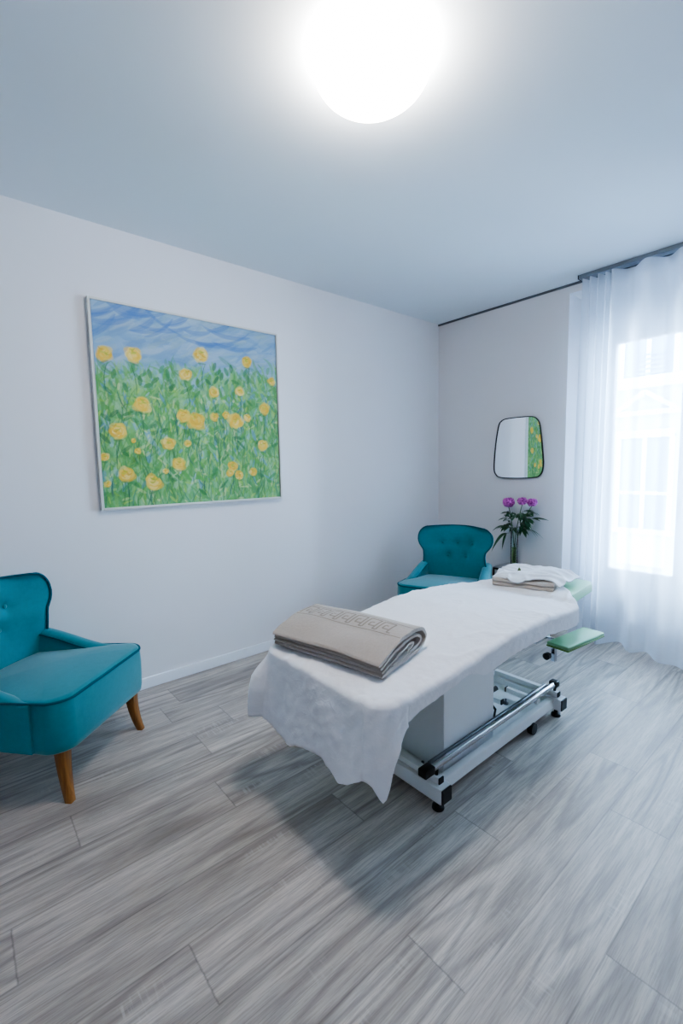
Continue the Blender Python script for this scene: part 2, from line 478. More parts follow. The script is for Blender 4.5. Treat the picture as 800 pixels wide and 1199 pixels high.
# curtain track on the ceiling
trk = thing('curtain_track', 'grey aluminium curtain track on the ceiling above the window', 'curtain track', (1.31, YB-0.09, CZ))
bm = BM(); box(bm, 0, 1.68, -0.03, 0.03, -0.028, 0, 0.003); obj('rail', bm, M['grey_metal'], trk, smooth=False)
bm = BM(); box(bm, -0.006, 0, -0.03, 0.03, -0.028, 0, 0.002); obj('end_cap', bm, M['black'], trk, smooth=False)

# sheer curtain: gathered in tight folds at its left edge, wide soft waves further right
def curtain():
    # (arc parameter -> x, y): control points of the plan line
    top, bot = [], []
    x = 1.345; k = 0
    pt = []
    tight = 8
    for i in range(tight):
        pt.append((x, YB-0.10+(0.035 if i % 2 else -0.03)*(0.8+0.4*random.random()))); x += 0.022+0.006*random.random()
    amp = 0.05
    while x < 2.85:
        pt.append((x, YB-0.10+(amp if k % 2 else -amp)*(0.75+0.4*random.random()))); k += 1
        x += 0.085+0.03*random.random()
    pt_b = [(px+0.012*random.uniform(-1, 1)+0.0, py+0.02*random.uniform(-1, 1)) for px, py in pt]
    # the gathered edge spreads and the wide folds swing into the room at the hem
    pb = []
    for i, (px, py) in enumerate(pt):
        yy = (py-(YB-0.10))
        sp = 1.5 if px < 1.5 else 1.7
        nx = px
        pb.append((nx+0.015*random.uniform(-1, 1), YB-0.13+yy*sp+0.012*random.uniform(-1, 1)))
    # two broad folds standing out at the bottom as photographed
    for i, (px, py) in enumerate(pb):
        g = math.exp(-((px-1.97)/0.10)**2); pb[i] = (px, py*(1-g)+(YB-0.235)*g)
        px, py = pb[i]
        g = math.exp(-((px-1.80)/0.05)**2); pb[i] = (px, py*(1-g)+(YB-0.10)*g)
    def dense(c, n=8):
        out = []
        for i in range(len(c)-1):
            p0 = np.array(c[max(i-1, 0)]); p1 = np.array(c[i]); p2 = np.array(c[i+1]); p3 = np.array(c[min(i+2, len(c)-1)])
            for j in range(n):
                t = j/n
                out.append(0.5*((2*p1)+(-p0+p2)*t+(2*p0-5*p1+4*p2-p3)*t*t+(-p0+3*p1-3*p2+p3)*t**3))
        out.append(np.array(c[-1])); return np.array(out)
    A, B = dense(pt), dense(pb)
    nu = len(A); nv = 46
    verts = []
    ztop = CZ-0.05
    for j in range(nv):
        t = j/(nv-1)
        z = ztop*(1-t)+0.012*t
        w = t**0.8
        for i in range(nu):
            p = A[i]*(1-w)+B[i]*w
            q = noise.noise(Vector((p[0]*3.0, t*1.6, 4.2)))*0.012*t
            zz = z
            if t < 0.03: zz += -0.012*(0.5+0.5*math.sin(i*0.39))*(1-t/0.03)
            verts.append((p[0], min(p[1]+q, YB-0.022), zz))
    root = thing('sheer_curtain', 'floor-length white sheer curtain hanging in soft folds before the window', 'curtain', (1.3, YB-0.1, 0))
    off = Vector((1.3, YB-0.1, 0))
    cl = obj('voile', ([Vector(v)-off for v in verts], grid_faces(nu, nv)), M['curtain'], root)
    # heading tape at the top
    hv = []
    for z in (ztop+0.012, ztop-0.06):
        for i in range(nu): hv.append(Vector((A[i][0], min(A[i][1]-0.003, YB-0.022), z))-off)
    obj('heading_tape', (hv, grid_faces(nu, 2)), M['curtain'], root)
    hb = []
    for z in (0.015, 0.05):
        for i in range(nu):
            b = A[i]*(1-0.985)+B[i]*0.985
            hb.append(Vector((b[0], min(b[1]-0.003, YB-0.022), z))-off)
    obj('hem', (hb, grid_faces(nu, 2)), M['curtain'], root)
curtain()

# ---------------------------------------------------------------- ceiling lamp
lampt = thing('ceiling_lamp', 'glowing round opal glass lamp on the ceiling', 'lamp', (1.645, 1.115, CZ))
bm = BM(); lathe(bm, [(0.0, -0.0015), (0.15, -0.0015), (0.155, -0.012), (0.155, -0.02), (0.0, -0.02)], n=56); obj('base_ring', bm, M['trim'], lampt, auto=40)
bm = BM()
prof = [(0.176, -0.0015), (0.186, -0.012)]
for k in range(0, 15):
    a = k/14*PI/2
    prof.append((0.192*math.cos(a)**0.75 if k < 14 else 0.0005, -0.03-0.108*math.sin(a)))
lathe(bm, prof, n=64); obj('lamp_shade', bm, M['lamp'], lampt)

# ---------------------------------------------------------------- painting
PY0, PY1, PZ0, PZ1 = 0.6, 1.76, 1.087, 2.219
def paint_canvas(n=420):
    """brush-stroke raster of a meadow of yellow globe flowers, returned as an n x n x 3 array (row 0 = bottom)"""
    img = np.zeros((n, n, 3)); yy, xx = np.mgrid[0:n, 0:n]/(n-1.0)
    def C(r, g, b): return np.array(srgb(r, g, b)[:3])
    def smooth_noise(sx, sy, seed):
        r = np.random.default_rng(seed).random((sy+2, sx+2))
        gx, gy = xx*sx, yy*sy; ix, iy = gx.astype(int), gy.astype(int)
        fx, fy = gx-ix, gy-iy; fx = fx*fx*(3-2*fx); fy = fy*fy*(3-2*fy)
        return (r[iy, ix]*(1-fx)+r[iy, ix+1]*fx)*(1-fy)+(r[iy+1, ix]*(1-fx)+r[iy+1, ix+1]*fx)*fy
    n1, n2 = smooth_noise(4, 7, 1), smooth_noise(9, 16, 2)
    sky = C(122, 164, 202)*(1-n1[..., None])+C(170, 194, 212)*n1[..., None]
    low = C(104, 172, 112)*(1-n2[..., None])+C(132, 190, 130)*n2[..., None]
    bnd = 0.66+0.10*xx+0.10*(n2-0.5)
    m = np.clip((yy-bnd+0.07)/0.14, 0, 1)[..., None]
    img[:] = low*(1-m)+sky*m
    R = np.random.default_rng(5)
    def stroke(x, y, ang, L, w, col, op=0.8, curve=0.0, taper=True):
        x0, x1 = max(0, int((x-L-w)*n)), min(n, int((x+L+w)*n)+2); y0, y1 = max(0, int((y-L-w)*n)), min(n, int((y+L+w)*n)+2)
        if x1 <= x0 or y1 <= y0: return
        X, Y = xx[y0:y1, x0:x1]-x, yy[y0:y1, x0:x1]-y
        a, b = X*math.cos(ang)+Y*math.sin(ang), -X*math.sin(ang)+Y*math.cos(ang)
        b = b-curve*a*a/L
        t = np.clip(1-(a/L)**2, 0, 1)
        ww = w*(np.sqrt(t) if taper else 1)
        k = np.clip((ww-np.abs(b))/(0.35*w)+0.2, 0, 1)*(t > 0)*op
        br = 0.82+0.3*np.sin(b/w*9+x*90)*0.35
        k = np.clip(k*br, 0, 1)[..., None]
        img[y0:y1, x0:x1] = img[y0:y1, x0:x1]*(1-k)+np.array(col)*k
    # sky
    skyc = [C(86, 132, 182), C(104, 150, 196), C(146, 178, 208), C(170, 194, 212), C(184, 200, 208), C(116, 158, 196), C(96, 142, 192), C(160, 186, 182)]
    for i in range(420):
        x, y = R.random(), 0.60+0.42*R.random()
        stroke(x, y, 0.32+0.22*R.standard_normal(), R.uniform(0.03, 0.11), R.uniform(0.008, 0.024), skyc[R.integers(8)], R.uniform(0.18, 0.45), R.uniform(-.25, .25))
    for i in range(26):
        stroke(R.uniform(.0, .75), R.uniform(.86, 1.0), 0.3+0.3*R.standard_normal(), R.uniform(.06, .15), R.uniform(.008, .02), C(62, 116, 186), .55, .2)
    # meadow: washes, then blades and leaves
    gc = [C(74, 146, 66), C(98, 168, 80), C(124, 184, 96), C(146, 196, 112), C(66, 134, 84), C(110, 176, 122), C(92, 160, 74), C(152, 198, 152), C(84, 142, 58)]
    for i in range(2300):
        x = R.random(); top = 0.64+0.10*x; y = top*(1-R.random()**1.25)+0.04*R.standard_normal()
        a = PI/2+0.5*R.standard_normal()
        stroke(x, y, a, R.uniform(.015, .065), R.uniform(.004, .014), gc[R.integers(9)], R.uniform(.35, .8), R.uniform(-.5, .5))
    for i in range(150):   # pale blue and violet gaps between the stalks
        x = R.random(); y = R.uniform(0.1, 0.72)
        stroke(x, y, PI/2+0.5*R.standard_normal(), R.uniform(.012, .04), R.uniform(.005, .014), [C(110, 150, 206), C(150, 190, 214), C(176, 206, 222), C(88, 126, 196)][R.integers(4)], R.uniform(.25, .6))
    for i in range(420):   # yellow-green lights
        x = R.random(); y = R.uniform(0.0, 0.62)
        stroke(x, y, PI/2+0.7*R.standard_normal(), R.uniform(.008, .03), R.uniform(.003, .009), [C(168, 206, 96), C(186, 214, 140), C(140, 190, 70), C(206, 222, 160)][R.integers(4)], R.uniform(.4, .75))
    for i in range(260):   # dark blades
        x = R.random(); y = R.uniform(0.0, 0.55)
        stroke(x, y, PI/2+0.22*R.standard_normal(), R.uniform(.03, .09), R.uniform(.0016, .004), [C(36, 96, 60), C(30, 84, 84), C(52, 112, 48), C(44, 88, 110)][R.integers(4)], R.uniform(.4, .8), R.uniform(-.3, .3))
    for i in range(120):   # leaves
        x = R.random(); y = R.uniform(0.05, 0.70)+0.08*x*0
        stroke(x, y, PI/2+0.9*R.choice([-1, 1])+0.2*R.standard_normal(), R.uniform(.018, .036), R.uniform(.007, .013), [C(40, 122, 60), C(56, 140, 74), C(34, 106, 66), C(84, 164, 70)][R.integers(4)], R.uniform(.55, .9))
    for (x, y) in ((.25, .68), (.275, .65), (.31, .71), (.34, .69), (.2, .64), (.13, .6), (.17, .7), (.24, .62), (.62, .73), (.6, .76), (.67, .74), (.64, .71), (.7, .76), (.08, .66), (.5, .66), (.88, .72), (.79, .75), (.36, .62), (.05, .58)):
        stroke(x, y, PI/2+0.6*R.standard_normal(), .026, .012, [C(40, 126, 66), C(60, 146, 80), C(48, 116, 60)][R.integers(3)], .85)
    fl = [(0.041, 0.755, 0.043), (0.176, 0.764, 0.046), (0.527, 0.811, 0.046), (0.802, 0.814, 0.039), (0.437, 0.698, 0.04), (0.965, 0.716, 0.03), (0.593, 0.615, 0.036), (0.75, 0.638, 0.033), (0.204, 0.52, 0.046), (0.91, 0.546, 0.042), (0.414, 0.478, 0.043), (0.484, 0.455, 0.058), (0.585, 0.48, 0.028), (0.658, 0.495, 0.026), (0.719, 0.46, 0.055), (0.793, 0.487, 0.03), (0.083, 0.382, 0.048), (0.329, 0.324, 0.04), (0.43, 0.325, 0.024), (0.888, 0.321, 0.042), (0.014, 0.251, 0.026), (0.375, 0.215, 0.04), (0.109, 0.165, 0.045), (0.237, 0.118, 0.052), (0.685, 0.2, 0.037), (0.726, 0.144, 0.032), (0.817, 0.162, 0.03), (0.02, 0.12, 0.02), (0.304, 0.176, 0.018), (0.67, 0.161, 0.028), (0.17, 0.283, 0.018), (0.154, 0.335, 0.014)]
    for (x, y, r) in fl:   # stalks
        if r > 0.03:
            stroke(x+R.uniform(-.01, .01), y-r-0.07, PI/2+0.12*R.standard_normal(), .08, .0028, C(38, 92, 62), .8, R.uniform(-.2, .2))
    yc = [C(234, 190, 56), C(240, 204, 88), C(222, 172, 40), C(246, 220, 134), C(238, 186, 48), C(230, 200, 96)]
    for (x, y, r) in fl:
        for i in range(9):
            a = R.random()*2*PI; d = r*0.45*R.random()
            stroke(x+d*math.cos(a), y+d*math.sin(a)*.9, R.random()*PI, r*.75, r*.55, yc[R.integers(6)], .72)
        for i in range(16):
            a = R.random()*2*PI; d = r*0.75*math.sqrt(R.random())
            stroke(x+d*math.cos(a), y+d*math.sin(a)*.85, a+PI/2+.3*R.standard_normal(), r*.42, r*.17, yc[R.integers(6)], .8, .5)
        for i in range(4):
            stroke(x+r*R.uniform(-.3, .3), y+r*R.uniform(-.1, .55), R.uniform(-.6, .6), r*.3, r*.1, [C(168, 176, 40), C(196, 196, 60), C(206, 160, 40)][R.integers(3)], .8, .6)
        stroke(x, y-r*.95, R.uniform(-.5, .5), r*.5, r*.13, C(60, 120, 60), .6)
    return np.clip(img, 0, 1)

def painting():
    root = thing('painting', 'large square framed painting of yellow flowers in a green meadow on the left wall', 'painting', (0, (PY0+PY1)/2, PZ0))
    W_, H_ = PY1-PY0, PZ1-PZ0
    n = 420
    img = paint_canvas(n)
    rel = img.sum(2)
    d = 0.026
    verts = []
    for j in range(n):
        for i in range(n):
            verts.append((d+0.0002*(rel[j, i]-1.2), -W_/2+0.012+(W_-0.024)*i/(n-1), 0.012+(H_-0.024)*j/(n-1)))
    o = obj('canvas', (verts, grid_faces(n, n)), None, root)
    at = o.data.color_attributes.new('paint', 'FLOAT_COLOR', 'POINT')
    rgba = np.ones((n*n, 4), dtype=np.float32); rgba[:, :3] = img.reshape(-1, 3)
    at.data.foreach_set('color', rgba.ravel())
    t = NT('oil_paint'); a = t.n('ShaderNodeAttribute'); a.attribute_name = 'paint'
    f = t.noise(t.obj_co(), 220, 3)
    c = t.mix(1.0, a.outputs['Color'], (0.86, 0.86, 0.86, 1), 'MULTIPLY')
    c = t.mix(0.05, c, t.mix(f, (0.1, 0.2, 0.1, 1), (0.9, 0.95, 0.85, 1)))
    o.data.materials.append(t.bsdf(c, 0.55, 0, 0.3, bump=f, bstr=0.15, bdist=0.001))
    bm = BM()
    fw = 0.012
    box(bm, 0.002, 0.034, -W_/2-0.004, -W_/2+fw-0.004, 0, H_, 0.0015); box(bm, 0.002, 0.034, W_/2-fw+0.004, W_/2+0.004, 0, H_, 0.0015)
    box(bm, 0.002, 0.034, -W_/2+fw-0.004, W_/2-fw+0.004, 0, fw, 0.0015); box(bm, 0.002, 0.034, -W_/2+fw-0.004, W_/2-fw+0.004, H_-fw, H_, 0.0015)
    obj('frame', bm, M['frame_silver'], root, smooth=False)
painting()

# ---------------------------------------------------------------- mirror
def catmull_closed(pts, n=8):
    out = []; N = len(pts); P = [np.array(p, float) for p in pts]
    for i in range(N):
        p0, p1, p2, p3 = P[i-1], P[i], P[(i+1) % N], P[(i+2) % N]
        for j in range(n):
            t = j/n
            out.append(0.5*((2*p1)+(-p0+p2)*t+(2*p0-5*p1+4*p2-p3)*t*t+(-p0+3*p1-3*p2+p3)*t**3))
    return out

def mirror():
    pts = [(.652, 1.625), (.672, 1.655), (.715, 1.672), (.83, 1.675), (.935, 1.671), (.975, 1.652), (.998, 1.615), (1.012, 1.534), (1.024, 1.435), (1.036, 1.323), (1.034, 1.255), (1.015, 1.210), (.972, 1.190), (.828, 1.183), (.675, 1.188), (.630, 1.213), (.613, 1.263), (.618, 1.39), (.632, 1.52)]
    cx, cz = 0.825, 1.18
    loop = [(p[0]-cx, p[1]-cz) for p in catmull_closed(pts, 6)]
    root = thing('wall_mirror', 'small rounded mirror in a thin dark frame on the back wall', 'mirror', (cx, YB-0.012, cz), 0.0)
    tilt = math.radians(0.9)
    root.rotation_euler = (0, 0, tilt)
    root.location = (cx, YB-0.016, cz)
    N = len(loop)
    verts = [(x, 0.0, z) for x, z in loop]+[(x, 0.005, z) for x, z in loop]
    faces = [tuple(range(N)), tuple(range(2*N-1, N-1, -1))]+[(i, N+i, N+(i+1) % N, (i+1) % N) for i in range(N)]
    o = obj('mirror_glass', (verts, faces), M['mirror'], root, smooth=False); recalc(o)
    bm = BM()
    rings = []
    for i in range(N):
        p = Vector((loop[i][0], 0, loop[i][1])); a = Vector((loop[i-1][0], 0, loop[i-1][1])); b = Vector((loop[(i+1) % N][0], 0, loop[(i+1) % N][1]))
        t = (b-a).normalized(); nrm = Vector((t.z, 0, -t.x))
        if nrm.dot(p-Vector((0, 0, 0.25))) < 0: nrm = -nrm
        rings.append([bm.verts.new(p+nrm*u+Vector((0, v, 0))) for u, v in ((-0.001, -0.006), (0.006, -0.006), (0.006, 0.006), (-0.001, 0.006))])
    for i in range(N):
        a, b = rings[i], rings[(i+1) % N]
        for k in range(4): bm.faces.new((a[k], a[(k+1) % 4], b[(k+1) % 4], b[k]))
    bmesh.ops.recalc_face_normals(bm, faces=bm.faces)
    obj('frame', bm, M['black_metal'], root, smooth=False)
mirror()

# ---------------------------------------------------------------- armchair (front faces -Y, origin under the middle of the seat front)
def hw_back(z):
    zt, r = 0.805, 0.08
    w = interp(z, [0.20, 0.40, 0.50, 0.56, 0.60, 0.625, 0.65, 0.67, 0.70, 0.73, 0.80], [0.225, 0.262, 0.256, 0.247, 0.247, 0.256, 0.279, 0.293, 0.301, 0.300, 0.294])
    if z > zt-r:
        d = z-(zt-r); w = w-r+math.sqrt(max(0, r*r-d*d))
    return w

def back_front_y(u, z):
    lean = 0.550+0.17*(z-0.3)        # leans backwards with height
    wing = 0.085*abs(u)**2.2*smoothstep(0.35, 0.62, z)+0.05*abs(u)**2
    return lean-wing

def make_armchair(label):
    root = thing('armchair', label, 'armchair', group='teal armchairs')
    # --- backrest shell
    btn = [(-0.12, 0.665), (0.0, 0.668), (0.12, 0.665), (-0.072, 0.562), (0.072, 0.562)]
    zs = list(np.linspace(0.20, 0.70, 27))+list(0.73+0.075*np.sin(np.linspace(0, PI/2, 14)))
    us = np.sin(np.linspace(-PI/2, PI/2, 61))*0.5+np.linspace(-1, 1, 61)*0.5
    V = []
    th = 0.085
    for side in (0, 1):
        for z in zs:
            w = hw_back(z)
            for u in us:
                x = u*w; y = back_front_y(u, z)
                if side == 0:
                    y -= 0.016*(1-abs(u)**4)*(1 if z < .75 else max(0, 1-(z-.75)/.055))
                    for bx, bz in btn:
                        d2 = (x-bx)**2+(z-bz)**2
                        y += 0.020*math.exp(-d2/(2*0.016**2))+0.006*math.exp(-d2/(2*0.04**2))
                    y += 0.004*math.exp(-((z-0.665)/0.012)**2)*math.exp(-(x/0.11)**4)
                    # roll the edge
                    y += 0.02*abs(u)**14
                else:
                    y += th-0.045*abs(u)**3-0.03*smoothstep(.74, .805, z)
                V.append((x, y, z))
    nu, nv = len(us), len(zs)
    F = grid_faces(nu, nv)
    off = nu*nv
    F += [tuple(reversed(f)) for f in grid_faces(nu, nv, off)]
    for j in range(nv-1):
        F.append((j*nu, (j+1)*nu, off+(j+1)*nu, off+j*nu)); F.append((j*nu+nu-1, off+j*nu+nu-1, off+(j+1)*nu+nu-1, (j+1)*nu+nu-1))
    for i in range(nu-1):
        F.append((i, off+i, off+i+1, i+1)); a = (nv-1)*nu
        F.append((a+i, a+i+1, off+a+i+1, off+a+i))
    br = obj('backrest', (V, F), M['teal'], root); recalc(br)
    bm = BM()
    edge = [(-hw_back(z)*0.985, back_front_y(1, z)+0.012, z) for z in zs if z > 0.40]
    edge += [(u*hw_back(zs[-1]), back_front_y(u, zs[-1])+0.004, zs[-1]+0.001) for u in np.linspace(-0.95, 0.95, 30)]
    edge += [(hw_back(z)*0.985, back_front_y(1, z)+0.012, z) for z in reversed(zs) if z > 0.40]
    tube(bm, edge, 0.0055, 8); obj('piping', bm, M['teal_dark'], br)
    for bx, bz in btn:
        bm = BM(); y = back_front_y(bx/hw_back(bz), bz)
        bmesh.ops.create_uvsphere(bm, u_segments=14, v_segments=8, radius=0.011)
        for v in bm.verts: v.co = Vector((bx+v.co.x, y+0.003+v.co.y*0.55, bz+v.co.z))
        obj('button', bm, M['teal'], br)
    # --- seat: rounded plan lofted from below to a domed top
    def plan(s, n=96):
        out = []
        hwf, hwb, yf, yb, r = 0.300, 0.262, 0.0, 0.63, 0.075
        poly = []
        for (cx, cy, a0) in ((hwf-r, yf+r, -90), (hwb-0.04, yb-0.04, 0), (-(hwb-0.04), yb-0.04, 90), (-(hwf-r), yf+r, 180)):
            rr = r if cy < 0.2 else 0.04
            for k in range(13):
                a = math.radians(a0+90*k/12); poly.append((cx+rr*math.cos(a), cy+rr*math.sin(a)))
        # front edge bows slightly outwards
        poly = [(x, y-0.028*max(0, 1-(x/0.28)**2)*max(0, 1-y/0.1)) for x, y in poly]
        cx, cy = 0, 0.29
        return [(cx+(x-cx)*s, cy+(y-cy)*s) for x, y in poly]
    def seat_top(x, y): return 0.425+0.030*max(0, 1-(x/0.31)**2)**0.6*max(0, 1-((y-0.27)/0.31)**2)**0.5-0.035*smoothstep(0.15, 0.55, y)
    V = []; rows = [(0.965, 0.213), (0.99, 0.222), (1.0, 0.245), (1.006, 0.30), (1.008, 0.36), (1.0, 0.41), (0.992, 0.422)]
    for s, z in rows: V += [(x, y, z-0.035*smoothstep(0.15, 0.55, y)*(1 if z > .4 else 0)) for x, y in plan(s)]
    npl = len(plan(1))
    tops = [0.975, 0.93, 0.85, 0.74, 0.6, 0.45, 0.3, 0.15, 0.03]
    for s in tops: V += [(x, y, seat_top(x, y)) for x, y in plan(s)]
    nr = len(rows)+len(tops)
    F = grid_faces(npl, nr, 0, True)
    F.append(tuple(range(npl))[::-1]); F.append(tuple((nr-1)*npl+i for i in range(npl)))
    st = obj('seat', (V, F), M['teal'], root); recalc(st)
    bm = BM()
    pp = [p for p in plan(0.997)]
    k0 = [(x, y) for x, y in pp if y < 0.24]
    k0.sort(key=lambda p: math.atan2(p[0], -(p[1]-0.29)))
    tube(bm, [(-0.298, 0.30, 0.418)]+[(x, y, 0.424) for x, y in k0]+[(0.298, 0.30, 0.418)], 0.0055, 8); obj('piping', bm, M['teal_dark'], st)
    # --- arms: low wedges falling from the waist of the back to the seat front
    for s in (-1, 1):
        n = 20; V = []; sec = []
        for i in range(n):
            t = i/(n-1); y = 0.12+0.47*t
            top = 0.425+0.10*smoothstep(0.05, 1.0, t)
            xo = 0.309-0.030*t+0.004*math.sin(t*PI); xi = xo-0.062*smoothstep(-0.15, 0.25, t)-0.006
            prof = []
            rr = (xo-xi)/2
            prof += [(xi, 0.225), (xi, top-rr*0.8)]
            for k in range(1, 8):
                a = PI-PI*k/8; prof.append(((xo+xi)/2+rr*math.cos(a), top-rr*0.8+rr*0.8*math.sin(a)))
            prof += [(xo, top-rr*0.8), (xo, 0.225)]
            V += [(s*x, y, z) for x, z in prof]; m = len(prof)
        F = grid_faces(m, n, 0, True)+[tuple(range(m)), tuple((n-1)*m+i for i in range(m))]
        ar = obj('arm', (V, F), M['teal'], root, auto=60); recalc(ar)
        bm = BM()
        line = []
        for i in range(n):
            t = i/(n-1); y = 0.12+0.47*t; top = 0.425+0.10*smoothstep(0.05, 1.0, t)
            xo = 0.309-0.030*t+0.004*math.sin(t*PI)
            xi = xo-0.062*smoothstep(-0.15, 0.25, t)-0.006
            line.append((s*(xi-0.001), y, top-(xo-xi)/2*0.72))
        tube(bm, line, 0.004, 6); obj('piping', bm, M['teal_dark'], ar)
    # --- legs
    for sx in (-1, 1):
        for fr in (0, 1):
            bm = BM(); rings = []
            x0, y0 = (sx*0.236, 0.052) if fr == 0 else (sx*0.20, 0.55)
            for k in range(9):
                t = k/8.0; z = 0.212*(1-t)
                h = (0.024*(1-t)+0.0145*t)
                c = 0.030*t**2.2
                dx, dy = (sx*c*0.55, -c) if fr == 0 else (sx*c*0.3, c*1.5)
                cx, cy = x0+dx, y0+dy
                rings.append([bm.verts.new((cx+a*h, cy+b*h, z)) for a, b in ((-1, -.8), (-.8, -1), (.8, -1), (1, -.8), (1, .8), (.8, 1), (-.8, 1), (-1, .8))])
            for a, b in zip(rings[:-1], rings[1:]):
                for k in range(8): bm.faces.new((a[k], a[(k+1) % 8], b[(k+1) % 8], b[k]))
            bm.faces.new(rings[0]); bm.faces.new(rings[-1][::-1])
            bmesh.ops.recalc_face_normals(bm, faces=bm.faces)
            obj('leg', bm, M['oak'], root, auto=50)
    return root

ch1 = make_armchair('teal buttoned armchair at the left edge, showing its tapered oak legs, below the painting')
def place_chair(o, x, y, fx, fy):
    # front direction (fx, fy) in the room; local front is -Y
    o.location = (x, y, 0); o.rotation_euler = (0, 0, math.atan2(fx, -fy))
place_chair(ch1, 0.622, 0.447, 0.732, 0.681)
ch2 = copy_tree(ch1)
ch2['label'] = 'teal buttoned armchair in the corner of the room, half hidden behind the massage bed'
a = math.radians(20)
place_chair(ch2, 0.78, 2.52, math.sin(a), -math.cos(a))

# ---------------------------------------------------------------- treatment bed
BX0, BX1, BY0, BY1 = 1.215, 1.870, 0.905, 2.265
def sheet_z(x, y):
    """height of the top of the covered mattress"""
    z = interp(y, [0.8, 0.95, 1.3, 1.55, 1.72, 1.95, 2.15, 2.30], [0.575, 0.582, 0.600, 0.622, 0.634, 0.630, 0.615, 0.600])
    return z
bed = thing('massage_bed', 'height-adjustable massage bed with white metal base under a white sheet', 'massage bed', (1.54, 1.75, 0))
off = Vector((1.54, 1.75, 0))
def bpart(name, bm, mat, parent=bed, smooth=True, auto=35):
    for v in bm.verts: v.co -= off
    return obj(name, bm, mat, parent, smooth=smooth, auto=auto)

def pad(bm, x0, x1, y0, y1, th, top, ny=14, r=0.02):
    """upholstered slab whose top follows top(x, y)"""
    nx = 14
    def loopz(ins):
        pts = []
        c = 0.05
        for (cx, cy, a0) in ((x1-c, y0+c, -90), (x1-c, y1-c, 0), (x0+c, y1-c, 90), (x0+c, y0+c, 180)):
            for k in range(9):
                a = math.radians(a0+90*k/8); pts.append((cx+(c-ins)*math.cos(a), cy+(c-ins)*math.sin(a)))
        # add points along the long sides
        out = []
        for i, p in enumerate(pts):
            q = pts[(i+1) % len(pts)]; out.append(p)
            L = math.hypot(q[0]-p[0], q[1]-p[1])
            if L > 0.1:
                m = 8
                for k in range(1, m): out.append((p[0]+(q[0]-p[0])*k/m, p[1]+(q[1]-p[1])*k/m))
        return out
    rows = [(0.012, -th), (0.0, -th+0.012), (0.0, -0.015), (0.005, -0.004), (0.015, 0.0)]
    V = []
    for ins, dz in rows: V.append([bm.verts.new((x, y, top(x, y)+dz)) for x, y in loopz(ins)])
    for a, b in zip(V[:-1], V[1:]):
        for k in range(len(a)): bm.faces.new((a[k], a[(k+1) % len(a)], b[(k+1) % len(a)], b[k]))
    bm.faces.new(V[0][::-1]); bm.faces.new(V[-1])
    bmesh.ops.recalc_face_normals(bm, faces=bm.faces)

mz = lambda x, y: sheet_z(x, y)-0.012
bm = BM(); pad(bm, BX0+0.012, BX1-0.012, BY0+0.012, 1.545, 0.05, mz); bpart('leg_section', bm, M['green'])
bm = BM(); pad(bm, BX0+0.012, BX1-0.012, 1.552, BY1-0.012, 0.05, mz); bpart('back_section', bm, M['green'])
hz = lambda x, y: 0.616+0.08*(y-2.325)
bm = BM(); pad(bm, 1.33, 1.785, 2.325, 2.67, 0.06, hz); bpart('headrest', bm, M['green'])
bm = BM()
box(bm, 1.37, 1.40, 1.0, 2.16, 0.488, 0.512, 0.003); box(bm, 1.66, 1.69, 1.0, 2.16, 0.488, 0.512, 0.003)
for y in (1.0, 1.5, 2.13): box(bm, 1.40, 1.66, y, y+0.03, 0.488, 0.512, 0.003)
for x in (1.385, 1.675):
    for y in (1.1, 1.65, 2.08): box(bm, x-0.01, x+0.01, y-0.01, y+0.01, 0.512, sheet_z(x, y)-0.062)
for x in (1.45, 1.63): tube(bm, [(x, 2.14, 0.50), (x, 2.30, 0.53), (x, 2.45, 0.567)], 0.011, 8)
bpart('top_frame', bm, M['white_metal'], smooth=False)
# column cover
bm = BM(); box(bm, 1.33, 1.722, 1.395, 1.755, 0.075, 0.488, 0.004); col = bpart('column_cover', bm, M['cover'], smooth=False)
# base
bm = BM(); box(bm, 1.31, 1.80, 1.275, 1.335, 0.045, 0.105, 0.003); bpart('cross_beam', bm, M['white_metal'], smooth=False)
bm = BM(); box(bm, 1.31, 1.80, 2.245, 2.305, 0.045, 0.105, 0.003); bpart('cross_beam', bm, M['white_metal'], smooth=False)
for x in (1.335, 1.735):
    bm = BM(); box(bm, x, x+0.03, 1.335, 2.245, 0.05, 0.10, 0.003); bpart('side_beam', bm, M['white_metal'], smooth=False)
bm = BM(); box(bm, 1.365, 1.735, 1.336, 2.244, 0.064, 0.072, 0.001); bpart('base_plate', bm, M['cover'], smooth=False)
for y0 in (1.277, 2.247):
    for (xa, xb) in ((1.80, 1.808), (1.302, 1.31)):
        bm = BM(); box(bm, xa, xb, y0, y0+0.056, 0.047, 0.103, 0.003); bpart('end_cap', bm, M['black'], smooth=False)
for y in (1.305, 2.275):
    for x in (1.335, 1.765):
        bm = BM(); lathe(bm, [(0.0, 0), (0.022, 0), (0.024, 0.004), (0.022, 0.014), (0.010, 0.02), (0.008, 0.045), (0, 0.045)], (x, y, 0), 20); bpart('foot', bm, M['black'])
